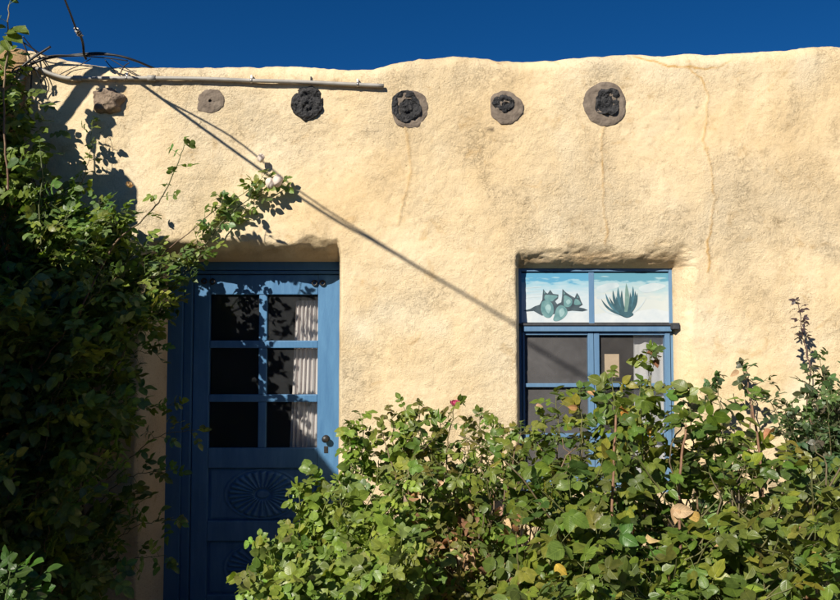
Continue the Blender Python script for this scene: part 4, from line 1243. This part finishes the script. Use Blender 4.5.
for i in range(50):
    u, v = rg.uniform(500, 840), rg.normal(575, 34)
    if v < 470: continue
    dr.leaflet(at(u, v, rg.uniform(1.0, 1.75)), nrm(rg.normal(0, 1, 3)+np.array([0, 0, -.7])), nrm(rg.normal(0, 1, 3)-SUN), rg.uniform(.03, .055), dr.colour(), rg.uniform(.5, 1.5), rg.uniform(.6, 1.5))
dr.build(rd, 'dry_leaves', mat='dryleaf')

# --- right hand shrub close to the wall with the dark purple spray
out_e = [(705, 400), (716, 380), (735, 368), (748, 366), (765, 376), (785, 392), (800, 366), (812, 352), (830, 346), (860, 350), (900, 380)]
def mask_e(u, v): return v > poly_y(out_e, u)+3 and 700 < u < 960
PAL_F = [(.065, .12, .045), (.08, .14, .05), (.055, .10, .045), (.09, .10, .06), (.085, .15, .045)]
re_ = empty('rose_bush', (2.25, -.5, 0))
tag(re_, 'small leaved dark rose at the right edge, close to the wall, with a purple shoot', 'rose bush', 'rose bushes growing along the house front')
pe = Plant(61, PAL_F, .040, mask_e, upk=.8, sunk=.4, rnd=.6, stem=((.12, .12, .05), (.20, .12, .08)), lpr=7, wid=.6)
for i in range(84):
    u = 800+rg.normal(32, 42); v = poly_y(out_e, u)+10+rg.random()*150
    d = rg.uniform(.2, .75)
    tip = at(u, v, d); base = np.array([2.25+rg.normal(0, .15), -.5+rg.normal(0, .1), 0])
    pe.cane([base, base*.45+tip*.55+np.array([0, 0, .08]), tip], .005, .0016, .55, .04, shoots=2, slen=.14)
pe.cane([(2.1, -.4, 0), at(756, 480, .3), at(751, 410, .25), at(746, 366, .22)], .007, .003, .80, .045, ok=False, n=26, L=.045, shoots=2, slen=.08, c0=(.2, .11, .08), c1=(.2, .12, .07), lpr=3)
pe.cane([(2.1, -.4, 0), at(730, 470, .5), at(722, 410, .4), at(715, 378, .35)], .005, .002, .85, .05, ok=False, n=26, L=.04, shoots=1, slen=.06)
pe.cane([(2.25, -.5, 0), at(814, 440, .3), at(809, 365, .25), at(803, 335, .25), at(798, 303, .25)], .005, .002, .70, .030, ok=False, n=30, L=.028, c1=(.10, .05, .05), lpr=3, col=(.055, .035, .045))
pe.build(re_)

# --- small fresh plant low in the left corner, near the camera
rf = empty('young_plant', tuple(at(6, 760, 2.6)*np.array([1, 1, 0])))
tag(rf, 'small bright green leafy plant in the bottom left corner', 'plant')
py_ = Plant(71, [(.06, .13, .025), (.05, .11, .025)], .032, stem=((.1, .15, .05), (.12, .1, .05)), wid=.8, rnd=.4)
bp = at(6, 760, 2.6); bp[2] = 0
for u, v in ((2, 566), (10, 572), (19, 579), (26, 590), (6, 592), (30, 603), (15, 598), (-6, 580), (22, 610)):
    t_ = at(u, v, 2.6+rg.normal(0, .05)); py_.cane([bp, bp*.4+t_*.6, t_], .004, .0015, .7, .035, n=16)
py_.build(rf)

# ------------------------------------------------------------------ light
w = bpy.data.worlds.new('World'); SC.world = w; w.use_nodes = True
nt = w.node_tree; nt.nodes.clear()
o = nt.nodes.new('ShaderNodeOutputWorld'); bg = nt.nodes.new('ShaderNodeBackground'); sk = nt.nodes.new('ShaderNodeTexSky')
sk.sky_type = 'NISHITA'; sk.sun_disc = False
el = math.atan2(.72, math.hypot(.6, 1.0)); az = math.atan2(-.6, -1.0)
sk.sun_elevation = el; sk.sun_rotation = az
sk.altitude = 2200; sk.air_density = .75; sk.dust_density = 0.0; sk.ozone_density = 6.0
hs = nt.nodes.new('ShaderNodeHueSaturation'); hs.inputs['Saturation'].default_value = 1.22; hs.inputs['Value'].default_value = 1.08
nt.links.new(sk.outputs[0], hs.inputs['Color']); tint = mixc(nt, 1.0, hs.outputs[0], (1.05, 1.03, 1.08), 'MULTIPLY'); nt.links.new(tint, bg.inputs[0]); nt.links.new(bg.outputs[0], o.inputs[0])
bg.inputs[1].default_value = .052
sd_ = bpy.data.lights.new('sun', 'SUN'); sd_.energy = 4.9; sd_.angle = math.radians(.53); sd_.color = (1, .93, .80)
so = bpy.data.objects.new('sun', sd_); COL.objects.link(so)
so.rotation_euler = Vector(SUN).to_track_quat('-Z', 'Y').to_euler()
so.location = (-6, -10, 9)

SC.view_settings.view_transform = 'Standard'; SC.view_settings.look = 'None'
SC.view_settings.exposure = 0.32; SC.view_settings.gamma = 1.0; SC.view_settings.use_curve_mapping = False
SC.render.engine = 'CYCLES'
SC.cycles.transparent_max_bounces = 16
